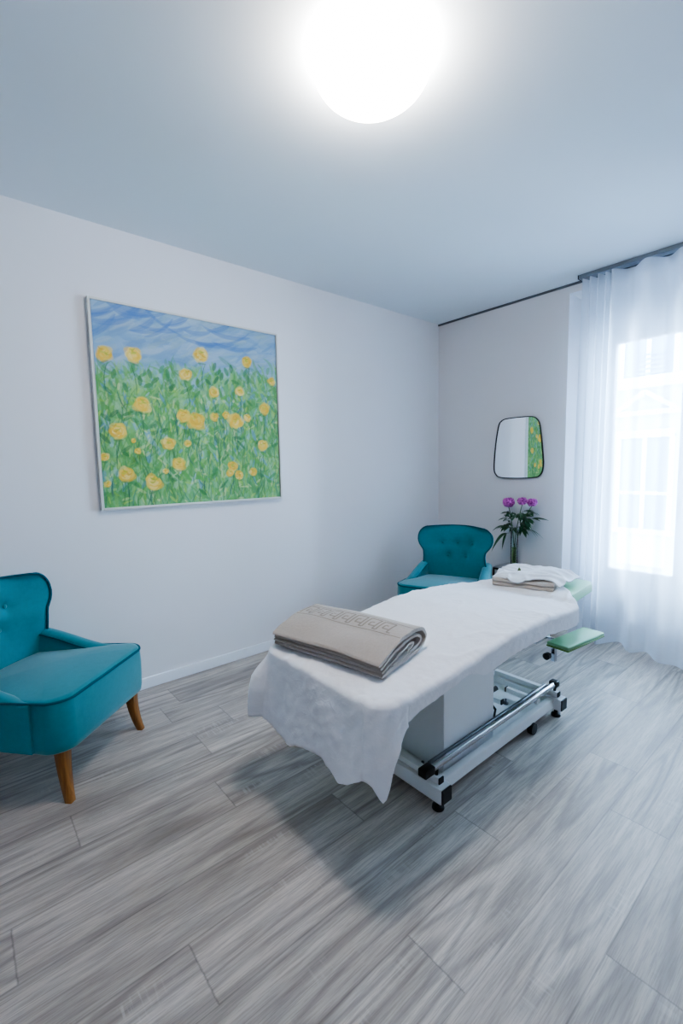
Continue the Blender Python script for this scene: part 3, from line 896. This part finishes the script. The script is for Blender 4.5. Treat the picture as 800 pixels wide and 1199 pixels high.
# upper small cross bars that carry the foot bar
for y in (1.262, 2.23):
    bm = BM(); box(bm, 1.42, 1.775, y+0.030, y+0.058, 0.107, 0.132, 0.002); cb = bpart('foot_bar_bracket', bm, M['white_metal'], smooth=False)
    bm = BM(); box(bm, 1.775, 1.781, y+0.030, y+0.058, 0.107, 0.132, 0.002); bpart('end_cap', bm, M['black'], cb, smooth=False)
    bm = BM(); tube(bm, [(1.755, y+0.044, 0.118), (1.757, y+0.046, 0.166)], 0.007, 10); bpart('pivot', bm, M['black'], cb)
bm = BM(); tube(bm, [(1.757, 1.262, 0.170), (1.757, 2.262, 0.170)], 0.0135, 16); fb = bpart('foot_bar', bm, M['steel'])
bm = BM(); tube(bm, [(1.727, 1.30, 0.165), (1.727, 2.23, 0.165)], 0.009, 12); bpart('link_rod', bm, M['dark_steel'], fb)
for (a, b) in ((1.222, 1.278), (2.250, 2.292)):
    bm = BM(); box(bm, 1.735, 1.774, a, b, 0.156, 0.186, 0.004); bpart('end_cap', bm, M['black'], fb)
# lever tubes on the far half of the base
bm = BM(); box(bm, 1.40, 1.62, 1.985, 2.010, 0.105, 0.130, 0.002); lv = bpart('lever_tube', bm, M['white_metal'], smooth=False)
bm = BM(); box(bm, 1.62, 1.627, 1.985, 2.010, 0.105, 0.130, 0.002); bpart('end_cap', bm, M['black'], lv, smooth=False)
bm = BM(); box(bm, 1.56, 1.735, 2.140, 2.165, 0.095, 0.120, 0.002); lv = bpart('lever_tube', bm, M['white_metal'], smooth=False)
bm = BM(); box(bm, 1.553, 1.56, 2.140, 2.165, 0.095, 0.120, 0.002); bpart('end_cap', bm, M['black'], lv, smooth=False)
bm = BM(); box(bm, 1.66, 1.69, 2.165, 2.24, 0.085, 0.112, 0.003); bpart('latch', bm, M['dark_steel'], smooth=False)
for (x, y) in ((1.64, 1.365), (1.66, 1.90), (1.60, 2.07)):
    bm = BM(); lathe(bm, [(0.0, 0.072), (0.014, 0.072), (0.014, 0.080), (0.006, 0.086), (0.006, 0.098), (0, 0.098)], (x, y, 0), 14); bpart('bolt', bm, M['dark_steel'])
# castor
bm = BM(); tube(bm, [(1.752, 2.03, 0.028), (1.776, 2.03, 0.028)], 0.028, 24); bpart('castor', bm, M['black'])
# hydraulic tube and cable
bm = BM(); tube(bm, [(1.50, 1.80, 0.10), (1.53, 1.95, 0.12), (1.56, 2.05, 0.15)], 0.012, 10); bpart('hydraulic_hose', bm, M['dark_steel'])
bm = BM(); tube(bm, [(1.50, 1.80, 0.30), (1.60, 1.83, 0.24), (1.68, 1.84, 0.16), (1.66, 1.86, 0.10), (1.60, 1.86, 0.085)], 0.006, 8); bpart('cable', bm, M['black'])
bm = BM()
pts = [(1.515+0.035*math.sin(t*PI), 1.30+0.02*t, 0.44-0.30*t) for t in np.linspace(0, 1, 18)]
tube(bm, pts, 0.0035, 8); bpart('cable', bm, M['black'])
# arm rest on its post
ca = math.radians(-7)
MA = Matrix.Translation((1.835, 2.32, 0.415)) @ Matrix.Rotation(math.radians(-6), 4, 'Z')
bm = BM(); box(bm, -0.055, 0.055, -0.17, 0.17, -0.002, 0.014, 0.006, 3, MA); arm = bpart('arm_rest', bm, M['green'])
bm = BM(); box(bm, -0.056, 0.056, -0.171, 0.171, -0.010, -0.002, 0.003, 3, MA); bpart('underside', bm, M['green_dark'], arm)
bm = BM(); box(bm, 1.765, 1.785, 2.20, 2.225, 0.315, 0.405, 0.002); box(bm, 1.765, 1.785, 2.225, 2.30, 0.388, 0.401, 0.002); box(bm, 1.70, 1.785, 2.285, 2.30, 0.388, 0.401, 0.002); box(bm, 1.70, 1.715, 2.17, 2.30, 0.401, 0.414, 0.002); box(bm, 1.70, 1.715, 2.15, 2.17, 0.401, 0.488, 0.002)
bpart('arm_rest_post', bm, M['steel'], smooth=False)
bm = BM(); tube(bm, [(1.768, 2.19, 0.355), (1.768, 2.17, 0.355), (1.768, 2.165, 0.355), (1.768, 2.143, 0.355), (1.768, 2.138, 0.355)], [0.005, 0.006, 0.017, 0.017, 0.01], 18); bpart('knob', bm, M['black'])

# ---------------------------------------------------------------- the sheet over the bed
def bed_sheet():
    # perimeter of the mattress as rounded rectangle, with arc-length table
    c = 0.055; P = []
    X0, X1, Y0, Y1 = BX0, BX1, BY0, BY1
    for (cx, cy, a0) in ((X1-c, Y0+c, -90), (X1-c, Y1-c, 0), (X0+c, Y1-c, 90), (X0+c, Y0+c, 180)):
        for k in range(17):
            a = math.radians(a0+90*k/16); P.append((cx+c*math.cos(a), cy+c*math.sin(a), math.cos(a), math.sin(a)))
    Q = []
    for i, p in enumerate(P):
        q = P[(i+1) % len(P)]; L = math.hypot(q[0]-p[0], q[1]-p[1])
        m = max(1, int(L/0.0075))
        for k in range(m):
            t = k/m; nx, ny = p[2]*(1-t)+q[2]*t, p[3]*(1-t)+q[3]*t; nl = math.hypot(nx, ny)
            Q.append((p[0]+(q[0]-p[0])*t, p[1]+(q[1]-p[1])*t, nx/nl, ny/nl))
    N = len(Q)
    # hem drop around the bed, keyed on the place along the edge
    def hang(x, y, nx, ny):
        foot = max(0, -ny)
        if ny < -0.02 and nx > 0.02:      # near right corner: a thin hanging point
            return interp(math.degrees(math.atan2(nx, -ny)), [0, 26, 38, 47, 56, 68, 90], [0.222, 0.226, 0.248, 0.312, 0.225, 0.165, 0.125])
        if ny < -0.7:       # foot end: scalloped, dropping to a point at the near right corner
            return interp(x, [1.215, 1.27, 1.36, 1.45, 1.55, 1.62, 1.68, 1.72, 1.78, 1.84, 1.87], [0.225, 0.275, 0.300, 0.292, 0.262, 0.250, 0.270, 0.288, 0.262, 0.224, 0.222])
        if nx > 0.3:        # right side
            return interp(y, [0.905, 0.96, 0.98, 1.05, 1.1, 1.25, 1.33, 1.38, 1.44, 1.6, 1.9, 2.2, 2.265], [0.14, 0.122, 0.098, 0.070, 0.064, 0.052, 0.046, 0.062, 0.098, 0.092, 0.088, 0.094, 0.105])
        if ny > 0.5: return 0.03 if x < 1.78 else 0.06
        return interp(y, [0.905, 0.95, 1.1, 1.4, 2.0, 2.27], [0.215, 0.205, 0.17, 0.12, 0.10, 0.08])
    H = [hang(*q) for q in Q]
    # light smoothing
    for _ in range(2): H = [(H[i-1]+2*H[i]+H[(i+1) % N])/4 for i in range(N)]
    V = []
    ins = [0.30, 0.27, 0.24, 0.21, 0.185, 0.16, 0.14, 0.12, 0.10, 0.085, 0.07, 0.055, 0.042, 0.03, 0.02, 0.012]
    ins = list(np.concatenate([np.linspace(0.3275, 0.05, 46), np.linspace(0.045, 0.008, 9)]))
    def topz(x, y, e):
        n1 = noise.noise(Vector((x*7, y*4, 1.3))); n2 = noise.noise(Vector((x*19+y*6, y*15, 5.1)))
        ridged = (1-abs(noise.noise(Vector((x*9+y*2.5, y*3.4-x*2, 9.7)))))**6
        edge = math.exp(-e/0.09)
        # crumpled band behind the foot end and along the right edge
        z = sheet_z(x, y)+0.0035*n1+0.0022*n2*(0.5+edge)+0.006*ridged*(0.45+edge)
        n3 = noise.noise(Vector((x*42, y*42, 2.2)))
        z += 0.0022*n3*edge*1.3
        return z+0.003
    cxm = (X0+X1)/2; half = (X1-X0)/2
    for e in ins:
        s = e/half
        for (x, y, nx, ny) in Q:
            px = cxm+(x-cxm)*(1-s)
            py = min(max(y, Y0+half), Y1-half); py = py+(y-py)*(1-s)
            ee = min(px-X0, X1-px, py-Y0, Y1-py); ee = max(0, ee)
            V.append((px, py, topz(px, py, ee)))
    nd = 0
    R = 0.018
    for k in range(1, 6):   # rounded edge
        a = PI/2*k/5
        for (x, y, nx, ny) in Q:
            o_ = -0.008+(R+0.002)*math.sin(a)
            V.append((x+nx*o_, y+ny*o_, topz(x, y, 0)-R*(1-math.cos(a)))); 
        nd += 1
    steps = 26
    for k in range(1, steps+1):
        t = k/steps
        for i, (x, y, nx, ny) in enumerate(Q):
            h = max(0.02, H[i]-R)
            s_ = i*0.0075
            d = h*t
            amt = smoothstep(0, 0.22, d)
            rip = 0.006*math.sin(s_*21+1.3*math.sin(s_*5))*amt+0.009*noise.noise(Vector((s_*9, d*5, 3.3)))*min(1, d*14)
            rip += 0.003*noise.noise(Vector((s_*34, d*22, 8.3)))*min(1, d*20)
            rip += 0.0035*(1-abs(noise.noise(Vector((s_*16+d*20, d*13, 1.3)))))**5
            flare = 0.03*d/0.25
            # corner lobes stand further out
            cor = 0.0
            if abs(nx) > 0.05 and abs(ny) > 0.05 and ny < 0: cor = 0.006*amt
            out = 0.012+flare+rip+cor
            if nx < -0.2 and y < 1.15: out += 0.05*smoothstep(0, 0.12, d)*smoothstep(1.15, 0.98, y)
            if nx > 0.6 and y > 1.0: out = 0.012-0.10*d+0.4*rip
            zed = topz(x, y, 0)-R-d
            V.append((x+nx*out, y+ny*out, zed))
    # at the head end the sheet runs on over the headrest, slanting back from the near corner
    for i, (x, y, z) in enumerate(V):
        if y > 2.0:
            ext = 0.20*smoothstep(1.885, 1.68, x)*smoothstep(1.27, 1.40, x)*smoothstep(2.0, 2.265, y)
            y2 = y+ext
            rest = z-sheet_z(x, y)
            zz = sheet_z(x, y2)
            if y2 > 2.25: zz = zz+(max(zz, 0.616+0.08*(y2-2.325)+0.005)-zz)*smoothstep(2.25, 2.30, y2)
            V[i] = (x, y2, zz+rest)
    rows = len(ins)+5+steps
    F = grid_faces(N, rows, 0, True)
    # close the middle strip
    o = obj('bed_sheet', (V, F), M['sheet'])
    bmx = bmesh.new(); bmx.from_mesh(o.data)
    bmesh.ops.remove_doubles(bmx, verts=bmx.verts, dist=0.0004)
    bnd = [e for e in bmx.edges if e.is_boundary]
    bmesh.ops.recalc_face_normals(bmx, faces=bmx.faces)
    for f in bmx.faces: f.smooth = True
    bmx.to_mesh(o.data); bmx.free()
    so = o.modifiers.new('thick', 'SOLIDIFY'); so.thickness = 0.0012; so.offset = 1
    tag(o, 'crumpled white cotton sheet spread over the massage bed and hanging down at its foot', 'sheet')
    return o
bed_sheet()

# ---------------------------------------------------------------- folded towel with key border (foot of the bed)
def ribbon_profile(cl, th):
    """closed outline of a centre line with thickness and round ends; cl list of (v, z)"""
    P = [Vector((a, b)) for a, b in cl]; L, Rr = [], []
    for i, p in enumerate(P):
        t = (P[min(i+1, len(P)-1)]-P[max(i-1, 0)]).normalized(); n = Vector((-t.y, t.x))
        L.append(p+n*th/2); Rr.append(p-n*th/2)
    t1 = (P[-1]-P[-2]).normalized(); t0 = (P[0]-P[1]).normalized()
    return L+[P[-1]+t1*th*0.45]+Rr[::-1]+[P[0]+t0*th*0.45]

def smooth_line(pts, n=6):
    out = []; P = [np.array(p, float) for p in pts]
    for i in range(len(P)-1):
        p0, p1, p2, p3 = P[max(i-1, 0)], P[i], P[i+1], P[min(i+2, len(P)-1)]
        for j in range(n):
            t = j/n
            out.append(tuple(0.5*((2*p1)+(-p0+p2)*t+(2*p0-5*p1+4*p2-p3)*t*t+(-p0+3*p1-3*p2+p3)*t**3)))
    out.append(tuple(P[-1])); return out

def towel_key():
    A = Vector((1.245, 0.925)); B = Vector((1.752, 1.02)); d = (B-A).normalized(); n = Vector((-d.y, d.x)); Lg = (B-A).length
    root = thing('folded_towel', 'thick folded taupe towel with a woven key-pattern border on the foot of the bed', 'towel', ((A.x+B.x)/2, (A.y+B.y)/2, 0))
    org = Vector((root.location.x, root.location.y, 0))
    def W(u, v, z):
        p = A+d*u+n*v
        return Vector((p.x, p.y, sheet_z(p.x, p.y)+0.0135+z))-org
    outer = smooth_line([(-0.006, 0.052), (0.03, 0.064), (0.08, 0.078), (0.14, 0.089), (0.20, 0.092), (0.25, 0.087), (0.285, 0.071), (0.298, 0.048), (0.288, 0.024), (0.262, 0.010), (0.20, 0.007), (0.10, 0.007), (0.008, 0.007)])
    mid = smooth_line([(0.002, 0.0365), (0.04, 0.046), (0.10, 0.061), (0.17, 0.074), (0.23, 0.070), (0.262, 0.052), (0.255, 0.033), (0.22, 0.022), (0.14, 0.019), (0.08, 0.018)])
    inn = smooth_line([(0.004, 0.022), (0.06, 0.031), (0.12, 0.044), (0.18, 0.053), (0.215, 0.046), (0.205, 0.036), (0.17, 0.034)])
    ib = smooth_line([(0.10, 0.031), (0.13, 0.036), (0.15, 0.038)])
    def extr(lines):
        V, F = [], []
        nu = 56
        for cl, th in lines:
            pr = ribbon_profile(cl, th); m = len(pr); o0 = len(V)
            for i in range(nu):
                t = i/(nu-1); u = Lg*t
                for k, q in enumerate(pr):
                    w = 0.006*noise.noise(Vector((u*5, q.x*9, q.y*11+3)))*(0.3+min(1, q.y/0.05))
                    uu = u+0.010*noise.noise(Vector((q.x*16, q.y*30, 2+t*1.0)))*(abs(2*t-1)**6)
                    sl = 0.004*math.sin(t*PI)
                    q_ = Vector((q.x+0.006*noise.noise(Vector((u*3, 3.1, q.y*8))), max(0.001, q.y+(w+sl)*(1 if q.y > 0.02 else 0.15))))
                    V.append(W(uu, q_.x, q_.y))
            F += [(o0+j*m+i, o0+j*m+(i+1) % m, o0+(j+1)*m+(i+1) % m, o0+(j+1)*m+i) for j in range(nu-1) for i in range(m)]
            F += [tuple(o0+i for i in range(m))[::-1], tuple(o0+(nu-1)*m+i for i in range(m))]
        return V, F
    V, F = extr([(outer, 0.012), (mid, 0.0095), (inn, 0.0085)])
    o = obj('towel_body', (V, F), M['towel'], root, auto=70); recalc(o)
    # key border standing slightly proud of the top layer
    top = [(a, b) for a, b in outer if True][:40]
    arc = [0.0]
    for i in range(1, len(outer)): arc.append(arc[-1]+math.dist(outer[i], outer[i-1]))
    def surf(u, s):
        v = float(np.interp(s, arc, [p[0] for p in outer])); z = float(np.interp(s, arc, [p[1] for p in outer]))
        v2 = float(np.interp(s+0.004, arc, [p[0] for p in outer])); z2 = float(np.interp(s+0.004, arc, [p[1] for p in outer]))
        t = Vector((v2-v, z2-z)).normalized(); nn = Vector((-t.y, t.x))
        q = Vector((v, z))+nn*0.0066
        tt = u/Lg
        w = 0.006*noise.noise(Vector((u*5, q.x*9, q.y*11+3)))*(0.3+min(1, q.y/0.05))
        q.x += 0.006*noise.noise(Vector((u*3, 3.1, q.y*8))); q.y += w+0.004*math.sin(tt*PI)
        return W(u, q.x, q.y+0.0006)
    bm = BM()
    def strip(p0, p1, wd=0.0068):
        L = math.dist(p0, p1); m = max(2, int(L/0.006))
        du, ds = (p1[0]-p0[0])/L, (p1[1]-p0[1])/L
        prev = None
        for k in range(m+1):
            t = k/m; u, s = p0[0]+(p1[0]-p0[0])*t, p0[1]+(p1[1]-p0[1])*t
            row = [bm.verts.new(surf(u+ds*w_, s-du*w_)) for w_ in (-wd/2, wd/2)]
            if prev: bm.faces.new((prev[0], prev[1], row[1], row[0]))
            prev = row
    s0, s1 = 0.150, 0.222
    pitch = 0.064; h = s1-s0
    k = 0; u = 0.012
    strip((0.004, s0-0.012), (Lg-0.004, s0-0.012), 0.004); strip((0.004, s1+0.014), (Lg-0.004, s1+0.014), 0.004)
    while u+pitch < Lg:
        a, b = u, u+pitch
        pts = [(a, s0), (a, s1), (a+0.048, s1), (a+0.048, s0+0.26*h), (a+0.018, s0+0.26*h), (a+0.018, s0+0.60*h), (a+0.032, s0+0.60*h)]
        for p, q in zip(pts[:-1], pts[1:]): strip(p, q)
        strip((a+0.048, s0+0.26*h), (a+0.048, s0)) ; strip((a+0.048, s0), (b, s0))
        u += pitch
    bmesh.ops.recalc_face_normals(bm, faces=bm.faces)
    obj('key_border', bm, M['towel_band'], root)
towel_key()

# ---------------------------------------------------------------- towel and white cloth at the head end
def towel_plain():
    A = Vector((1.398, 2.268)); B = Vector((1.705, 2.333)); d = (B-A).normalized(); n = Vector((-d.y, d.x)); Lg = (B-A).length; D = 0.28
    base = 0.620
    root = thing('folded_towel', 'folded plain taupe towel on the headrest, underneath the white cloth', 'towel', ((A.x+B.x)/2, (A.y+B.y)/2, 0))
    org = Vector((root.location.x, root.location.y, 0))
    def W(u, v, z):
        p = A+d*u+n*v
        return Vector((p.x, p.y, base+z+0.08*max(0, p.y-2.275)))-org
    V, F = [], []; nu = 40
    for (z, th, ins) in ((0.011, 0.02, 0.0), (0.0315, 0.018, 0.004)):
        cl = smooth_line([(0.004+ins, z), (0.1, z), (0.2, z), (0.3, z), (D-ins, z)], 5)
        pr = ribbon_profile(cl, th); m = len(pr); o0 = len(V)
        for i in range(nu):
            t = i/(nu-1)
            for q in pr:
                w = 0.007*noise.noise(Vector((t*4, q.x*9, q.y*11+31)))
                V.append(W(Lg*t+0.012*noise.noise(Vector((q.x*14, q.y*20, 2+t)))*abs(2*t-1)**4, q.x, max(0.001, q.y+w*(q.y/0.03))))
        F += [(o0+j*m+i, o0+j*m+(i+1) % m, o0+(j+1)*m+(i+1) % m, o0+(j+1)*m+i) for j in range(nu-1) for i in range(m)]
        F += [tuple(o0+i for i in range(m))[::-1], tuple(o0+(nu-1)*m+i for i in range(m))]
    o = obj('towel_body', (V, F), M['towel'], root, auto=70); recalc(o)
    # white cloth lying loosely on top
    nu, nv = 60, 60; V = []
    for j in range(nv):
        for i in range(nu):
            a, b = i/(nu-1), j/(nv-1)
            u = -0.012+(Lg+0.045)*a; v = 0.012+(D-0.025)*b
            v += 0.030*math.sin(a*9+1.0)*(1-b)**3+0.03*(a-0.5)*(1-b)
            # overhang at the right far corner
            u += 0.05*smoothstep(0.6, 1, a)*b
            z = 0.045+0.006*noise.noise(Vector((a*5, b*5, 1)))+0.009*max(0, math.sin(b*PI))*0.6+0.014*(1-abs(noise.noise(Vector((a*3.5+b*2, b*3.5-a, 4)))))**4
            e = smoothstep(0.85, 1.0, a)
            z -= 0.016*e*(1-b)+0.042*smoothstep(0.80, 1.0, a)*b
            z += 0.004*e*b
            z -= 0.012*smoothstep(0.12, 0, a)
            z -= 0.008*smoothstep(0.08, 0, b)
            V.append(W(u, v, z))
    cl = obj('folded_cloth', (V, grid_faces(nu, nv)), M['sheet_grey'])
    cl.location = root.location
    so = cl.modifiers.new('thick', 'SOLIDIFY'); so.thickness = 0.006; so.offset = 1
    tag(cl, 'loosely folded white cloth lying on the taupe towel at the head end', 'cloth')
    # leaf scrap on the cloth
    c = W(0.115, 0.10, 0.071)+org
    bm = BM()
    vs = [bm.verts.new(p) for p in ((c.x-0.014, c.y-0.004, c.z-0.005), (c.x+0.012, c.y-0.006, c.z-0.005), (c.x+0.004, c.y+0.008, c.z+0.004), (c.x-0.002, c.y, c.z+0.020))]
    for f in ((0, 1, 3), (1, 2, 3), (2, 0, 3), (0, 2, 1)): bm.faces.new([vs[k] for k in f])
    bmesh.ops.subdivide_edges(bm, edges=bm.edges[:], cuts=2, use_grid_fill=True)
    for v in bm.verts: v.co += noise.noise_vector(v.co*80)*0.003
    tag(obj('leaf_scrap', bm, M['leaf_scrap']), 'tiny greenish brown leaf scrap lying on the white cloth', 'leaf')
towel_plain()

# ---------------------------------------------------------------- side table, vase, peonies
TX0, TX1, TY0, TY1, TZ = 0.775, 1.02, 3.285, 3.53, 0.472
tb = thing('side_table', 'small black-framed side table with grey top in the corner by the armchair', 'side table', ((TX0+TX1)/2, (TY0+TY1)/2, 0))
toff = Vector(tb.location)
def tpart(name, bm, mat):
    for v in bm.verts: v.co -= toff
    return obj(name, bm, mat, tb, smooth=False)
bm = BM(); box(bm, TX0+0.002, TX1-0.002, TY0+0.002, TY1-0.002, TZ-0.008, TZ, 0.001); tpart('table_top', bm, M['table_top'])
w = 0.012
bm = BM()
box(bm, TX0, TX1, TY0, TY0+w, TZ-0.022, TZ-0.008); box(bm, TX0, TX1, TY1-w, TY1, TZ-0.022, TZ-0.008)
box(bm, TX0, TX0+w, TY0+w, TY1-w, TZ-0.022, TZ-0.008); box(bm, TX1-w, TX1, TY0+w, TY1-w, TZ-0.022, TZ-0.008)
tpart('top_frame', bm, M['black_metal'])
for x in (TX0, TX1-w):
    for y in (TY0, TY1-w):
        bm = BM(); box(bm, x, x+w, y, y+w, 0, TZ-0.022); tpart('leg', bm, M['black_metal'])
for y in (TY0, TY1-w):
    bm = BM(); box(bm, TX0+w, TX1-w, y, y+w, 0.0, w); tpart('foot_rail', bm, M['black_metal'])

VX, VY = 0.865, 3.455
vase = thing('vase', 'slim clear glass vase holding magenta peonies on the side table', 'vase', (VX, VY, TZ))
bm = BM()
R_ = 0.029; HV = 0.285
lathe(bm, [(0.0, 0.001), (R_-0.004, 0.001), (R_, 0.006), (R_, HV), (R_-0.003, HV), (R_-0.003, 0.012), (0.0, 0.012)], n=36); obj('glass_body', bm, M['vase'], vase, auto=40)
bm = BM(); lathe(bm, [(0.0, 0.0125), (R_-0.0035, 0.0125), (R_-0.0035, 0.145), (0.0, 0.145)], n=36); obj('water', bm, M['water'], vase, auto=40)

def leaf_geo(bm, p0, dirv, L, wd, droop=0.3, roll=0.0):
    dirv = Vector(dirv).normalized(); side = dirv.cross(Vector((0, 0, 1)))
    if side.length < 1e-3: side = Vector((1, 0, 0))
    side.normalize(); up = side.cross(dirv).normalized()
    side, up = side*math.cos(roll)+up*math.sin(roll), up*math.cos(roll)-side*math.sin(roll)
    n = 9; rows = []
    for k in range(n+1):
        t = k/n; w_ = wd*math.sin(PI*min(1, t*0.97+0.02))**0.8*(1-0.35*t)
        c = p0+dirv*L*t+Vector((0, 0, -droop*L*t*t))
        rows.append([bm.verts.new(c-side*w_+up*w_*0.25), bm.verts.new(c), bm.verts.new(c+side*w_+up*w_*0.25)])
    for a, b in zip(rows[:-1], rows[1:]):
        bm.faces.new((a[0], a[1], b[1], b[0])); bm.faces.new((a[1], a[2], b[2], b[1]))

def peony(head, label, foot, r, closed, seed, leaves):
    R = random.Random(seed)
    root = thing('peony', label, 'flower', (VX+foot[0], VY+foot[1], TZ+0.02), group='peonies in the vase')
    org = Vector(root.location)
    h = Vector(head)
    neck = Vector((VX+foot[0]*-0.3, VY+foot[1]*-0.3, TZ+HV))
    f = Vector((VX+foot[0], VY+foot[1], TZ+0.02))
    pts = []
    for k in range(13):
        t = k/12
        pts.append((1-t)**2*f+2*t*(1-t)*neck+t*t*(h-Vector((0, 0, r*0.7))))
    bm = BM(); tube(bm, [p-org for p in pts], 0.0032, 8); obj('stem', bm, M['stem'], root)
    # bloom: ruffled ball of overlapping petals
    bm = BM()
    shells = [(5, 0.95, 1.00, -0.35), (6, 0.85, 0.98, 0.15), (6, 0.8, 0.90, 0.55), (5, 0.7, 0.80, 0.95), (3, 0.6, 0.72, 1.3)]
    if closed: shells = [(5, 0.9, 0.95, -0.3), (5, 0.8, 0.95, 0.3), (4, 0.7, 0.85, 0.9)]
    for wi, (cnt, size, rad, lat) in enumerate(shells):
        for k in range(cnt):
            lon = 2*PI*k/cnt+wi*0.6+R.uniform(-.15, .15); la = lat+R.uniform(-.12, .12)
            rows = []
            for j in range(8):
                t = j/7; row = []
                for i in range(7):
                    b = (i-3)/3.0
                    el = la+(t-0.5)*size*1.5
                    aa = lon+b*size*0.85*math.sin(PI*(0.15+0.7*t))/max(0.45, math.cos(el))
                    ruf = 0.15*math.sin(i*2.1+k*1.7)*t*t+0.16*noise.noise(Vector((k*3.1+b*3, t*4+wi, seed)))
                    q = r*rad*(1+ruf+0.16*max(0, t-0.55)-0.05*b*b)
                    row.append(bm.verts.new(h-org+Vector((q*math.cos(el)*math.cos(aa)*1.05, q*math.cos(el)*math.sin(aa)*1.05, q*math.sin(el)*0.95))))
                rows.append(row)
            for p, q in zip(rows[:-1], rows[1:]):
                for i in range(6): bm.faces.new((p[i], p[i+1], q[i+1], q[i]))
    obj('bloom', bm, M['petal'], root)
    bm = BM()
    for k in range(4): leaf_geo(bm, h-org-Vector((0, 0, r*0.62)), (math.cos(k*1.6), math.sin(k*1.6), 0.35), r*0.75, r*0.24, -0.1)
    obj('sepals', bm, M['stem'], root)
    for (t, az, el, L, wd, droop) in leaves:
        i = int(t*12); p = pts[i]
        bm = BM()
        dv = Vector((math.cos(az)*math.cos(el), math.sin(az)*math.cos(el), math.sin(el)))
        # a divided leaf: stalk with three narrow leaflets
        st = p-org; mid_ = st+dv*L*0.35
        tube(bm, [st, mid_], 0.0016, 5)
        leaf_geo(bm, mid_, dv, L*0.8, wd, droop, R.uniform(-.5, .5))
        for s in (-1, 1):
            sd = (dv+Vector((-math.sin(az), math.cos(az), 0))*0.75*s).normalized()
            leaf_geo(bm, mid_-dv*0.004, sd, L*0.62, wd*0.8, droop*1.1, R.uniform(-.6, .6))
        obj('leaf', bm, M['leaf'], root)
    return root
IR = Vector((0.62, 0.78, 0))     # image-right direction in plan
def at(px, pz, dep=0.0): return (VX+IR.x*px+(-0.78)*-dep*0, VY+IR.y*px*0.0+dep, pz)
# heads are placed across x mainly; image right is +x/+y
def lv(*a): return a
azR, azL = math.radians(52), math.radians(232)
def spray(n, seed, az0, spread, Lm=0.13):
    R = random.Random(seed); out = []
    for k in range(n):
        out.append((R.uniform(0.62, 0.86), az0+R.uniform(-spread, spread), R.uniform(-0.2, 0.5), Lm*R.uniform(.75, 1.2), R.uniform(.016, .024), R.uniform(.2, .7)))
    return out
peony((0.815, 3.445, 0.985), 'largest, round magenta peony bloom, leftmost of the three in the vase', (0.006, -0.006), 0.044, False, 3,
      [(0.62, azL, 0.25, 0.15, 0.018, 0.55), (0.52, azL+0.2, -0.05, 0.17, 0.018, 1.0)]+spray(9, 21, azL, 1.6, 0.115))
peony((0.935, 3.44, 1.000), 'half-open magenta peony bloom, middle of the three in the vase', (-0.008, 0.004), 0.036, True, 8,
      spray(10, 22, azR-1.2, 1.7, 0.11))
peony((1.012, 3.45, 0.994), 'magenta peony bloom leaning right, rightmost of the three in the vase', (0.004, 0.010), 0.036, False, 11,
      [(0.80, azR-0.6, 0.10, 0.16, 0.014, 0.2), (0.62, azR-0.5, -0.15, 0.16, 0.015, 0.5)]+spray(8, 23, azR-0.6, 1.2, 0.11))

# ---------------------------------------------------------------- light
world = bpy.data.worlds.new('World'); sc.world = world; world.use_nodes = True
wt = world.node_tree; wt.nodes.clear()
wo = wt.nodes.new('ShaderNodeOutputWorld'); bg = wt.nodes.new('ShaderNodeBackground')
tc = wt.nodes.new('ShaderNodeTexCoord'); sx = wt.nodes.new('ShaderNodeSeparateXYZ'); rp = wt.nodes.new('ShaderNodeValToRGB')
wt.links.new(tc.outputs['Generated'], sx.inputs[0]); wt.links.new(sx.outputs[2], rp.inputs[0])
rp.color_ramp.elements[0].color = (0.58, 0.79, 1.0, 1); rp.color_ramp.elements[1].color = (0.54, 0.77, 1.0, 1)
wt.links.new(rp.outputs[0], bg.inputs[0]); bg.inputs[1].default_value = 40.0
wt.links.new(bg.outputs[0], wo.inputs[0])

def area(name, loc, rot, sx_, sy_, power, color, portal=False):
    l = bpy.data.lights.new(name, 'AREA'); l.shape = 'RECTANGLE'; l.size = sx_; l.size_y = sy_; l.energy = power; l.color = color
    if portal: l.cycles.is_portal = True
    o = bpy.data.objects.new(name, l); o.location = loc; o.rotation_euler = rot; COL.objects.link(o); return o
area('window_portal', ((WX0+WX1)/2, YB+0.36, 1.3), (-PI/2, 0, 0), WX1-WX0, 2.5, 1, (1, 1, 1), True)

# ---------------------------------------------------------------- camera
yaw, pitch, roll, F = 0.8711, 0.0985, -0.0189, 533.18
cam = bpy.data.cameras.new('camera'); co = bpy.data.objects.new('camera', cam); COL.objects.link(co)
f = Vector((-math.sin(yaw)*math.cos(pitch), math.cos(yaw)*math.cos(pitch), -math.sin(pitch)))
r = Vector((math.cos(yaw), math.sin(yaw), 0)); u = r.cross(f)
r2 = r*math.cos(roll)+u*math.sin(roll); u2 = -r*math.sin(roll)+u*math.cos(roll)
mw = Matrix((( r2.x, u2.x, -f.x, 2.7768), (r2.y, u2.y, -f.y, 0.0), (r2.z, u2.z, -f.z, 1.3), (0, 0, 0, 1)))
co.matrix_world = mw
cam.sensor_fit = 'VERTICAL'; cam.sensor_height = 36.0; cam.sensor_width = 24.0
cam.lens = F/1199*36.0; cam.clip_start = 0.02
sc.camera = co

sc.view_settings.view_transform = 'AgX'
sc.view_settings.look = 'AgX - Medium High Contrast'
sc.view_settings.exposure = 0.80
sc.cycles.max_bounces = 10; sc.cycles.diffuse_bounces = 6; sc.cycles.transparent_max_bounces = 16
sc.cycles.sample_clamp_indirect = 8.0
sc.cycles.use_denoising = True
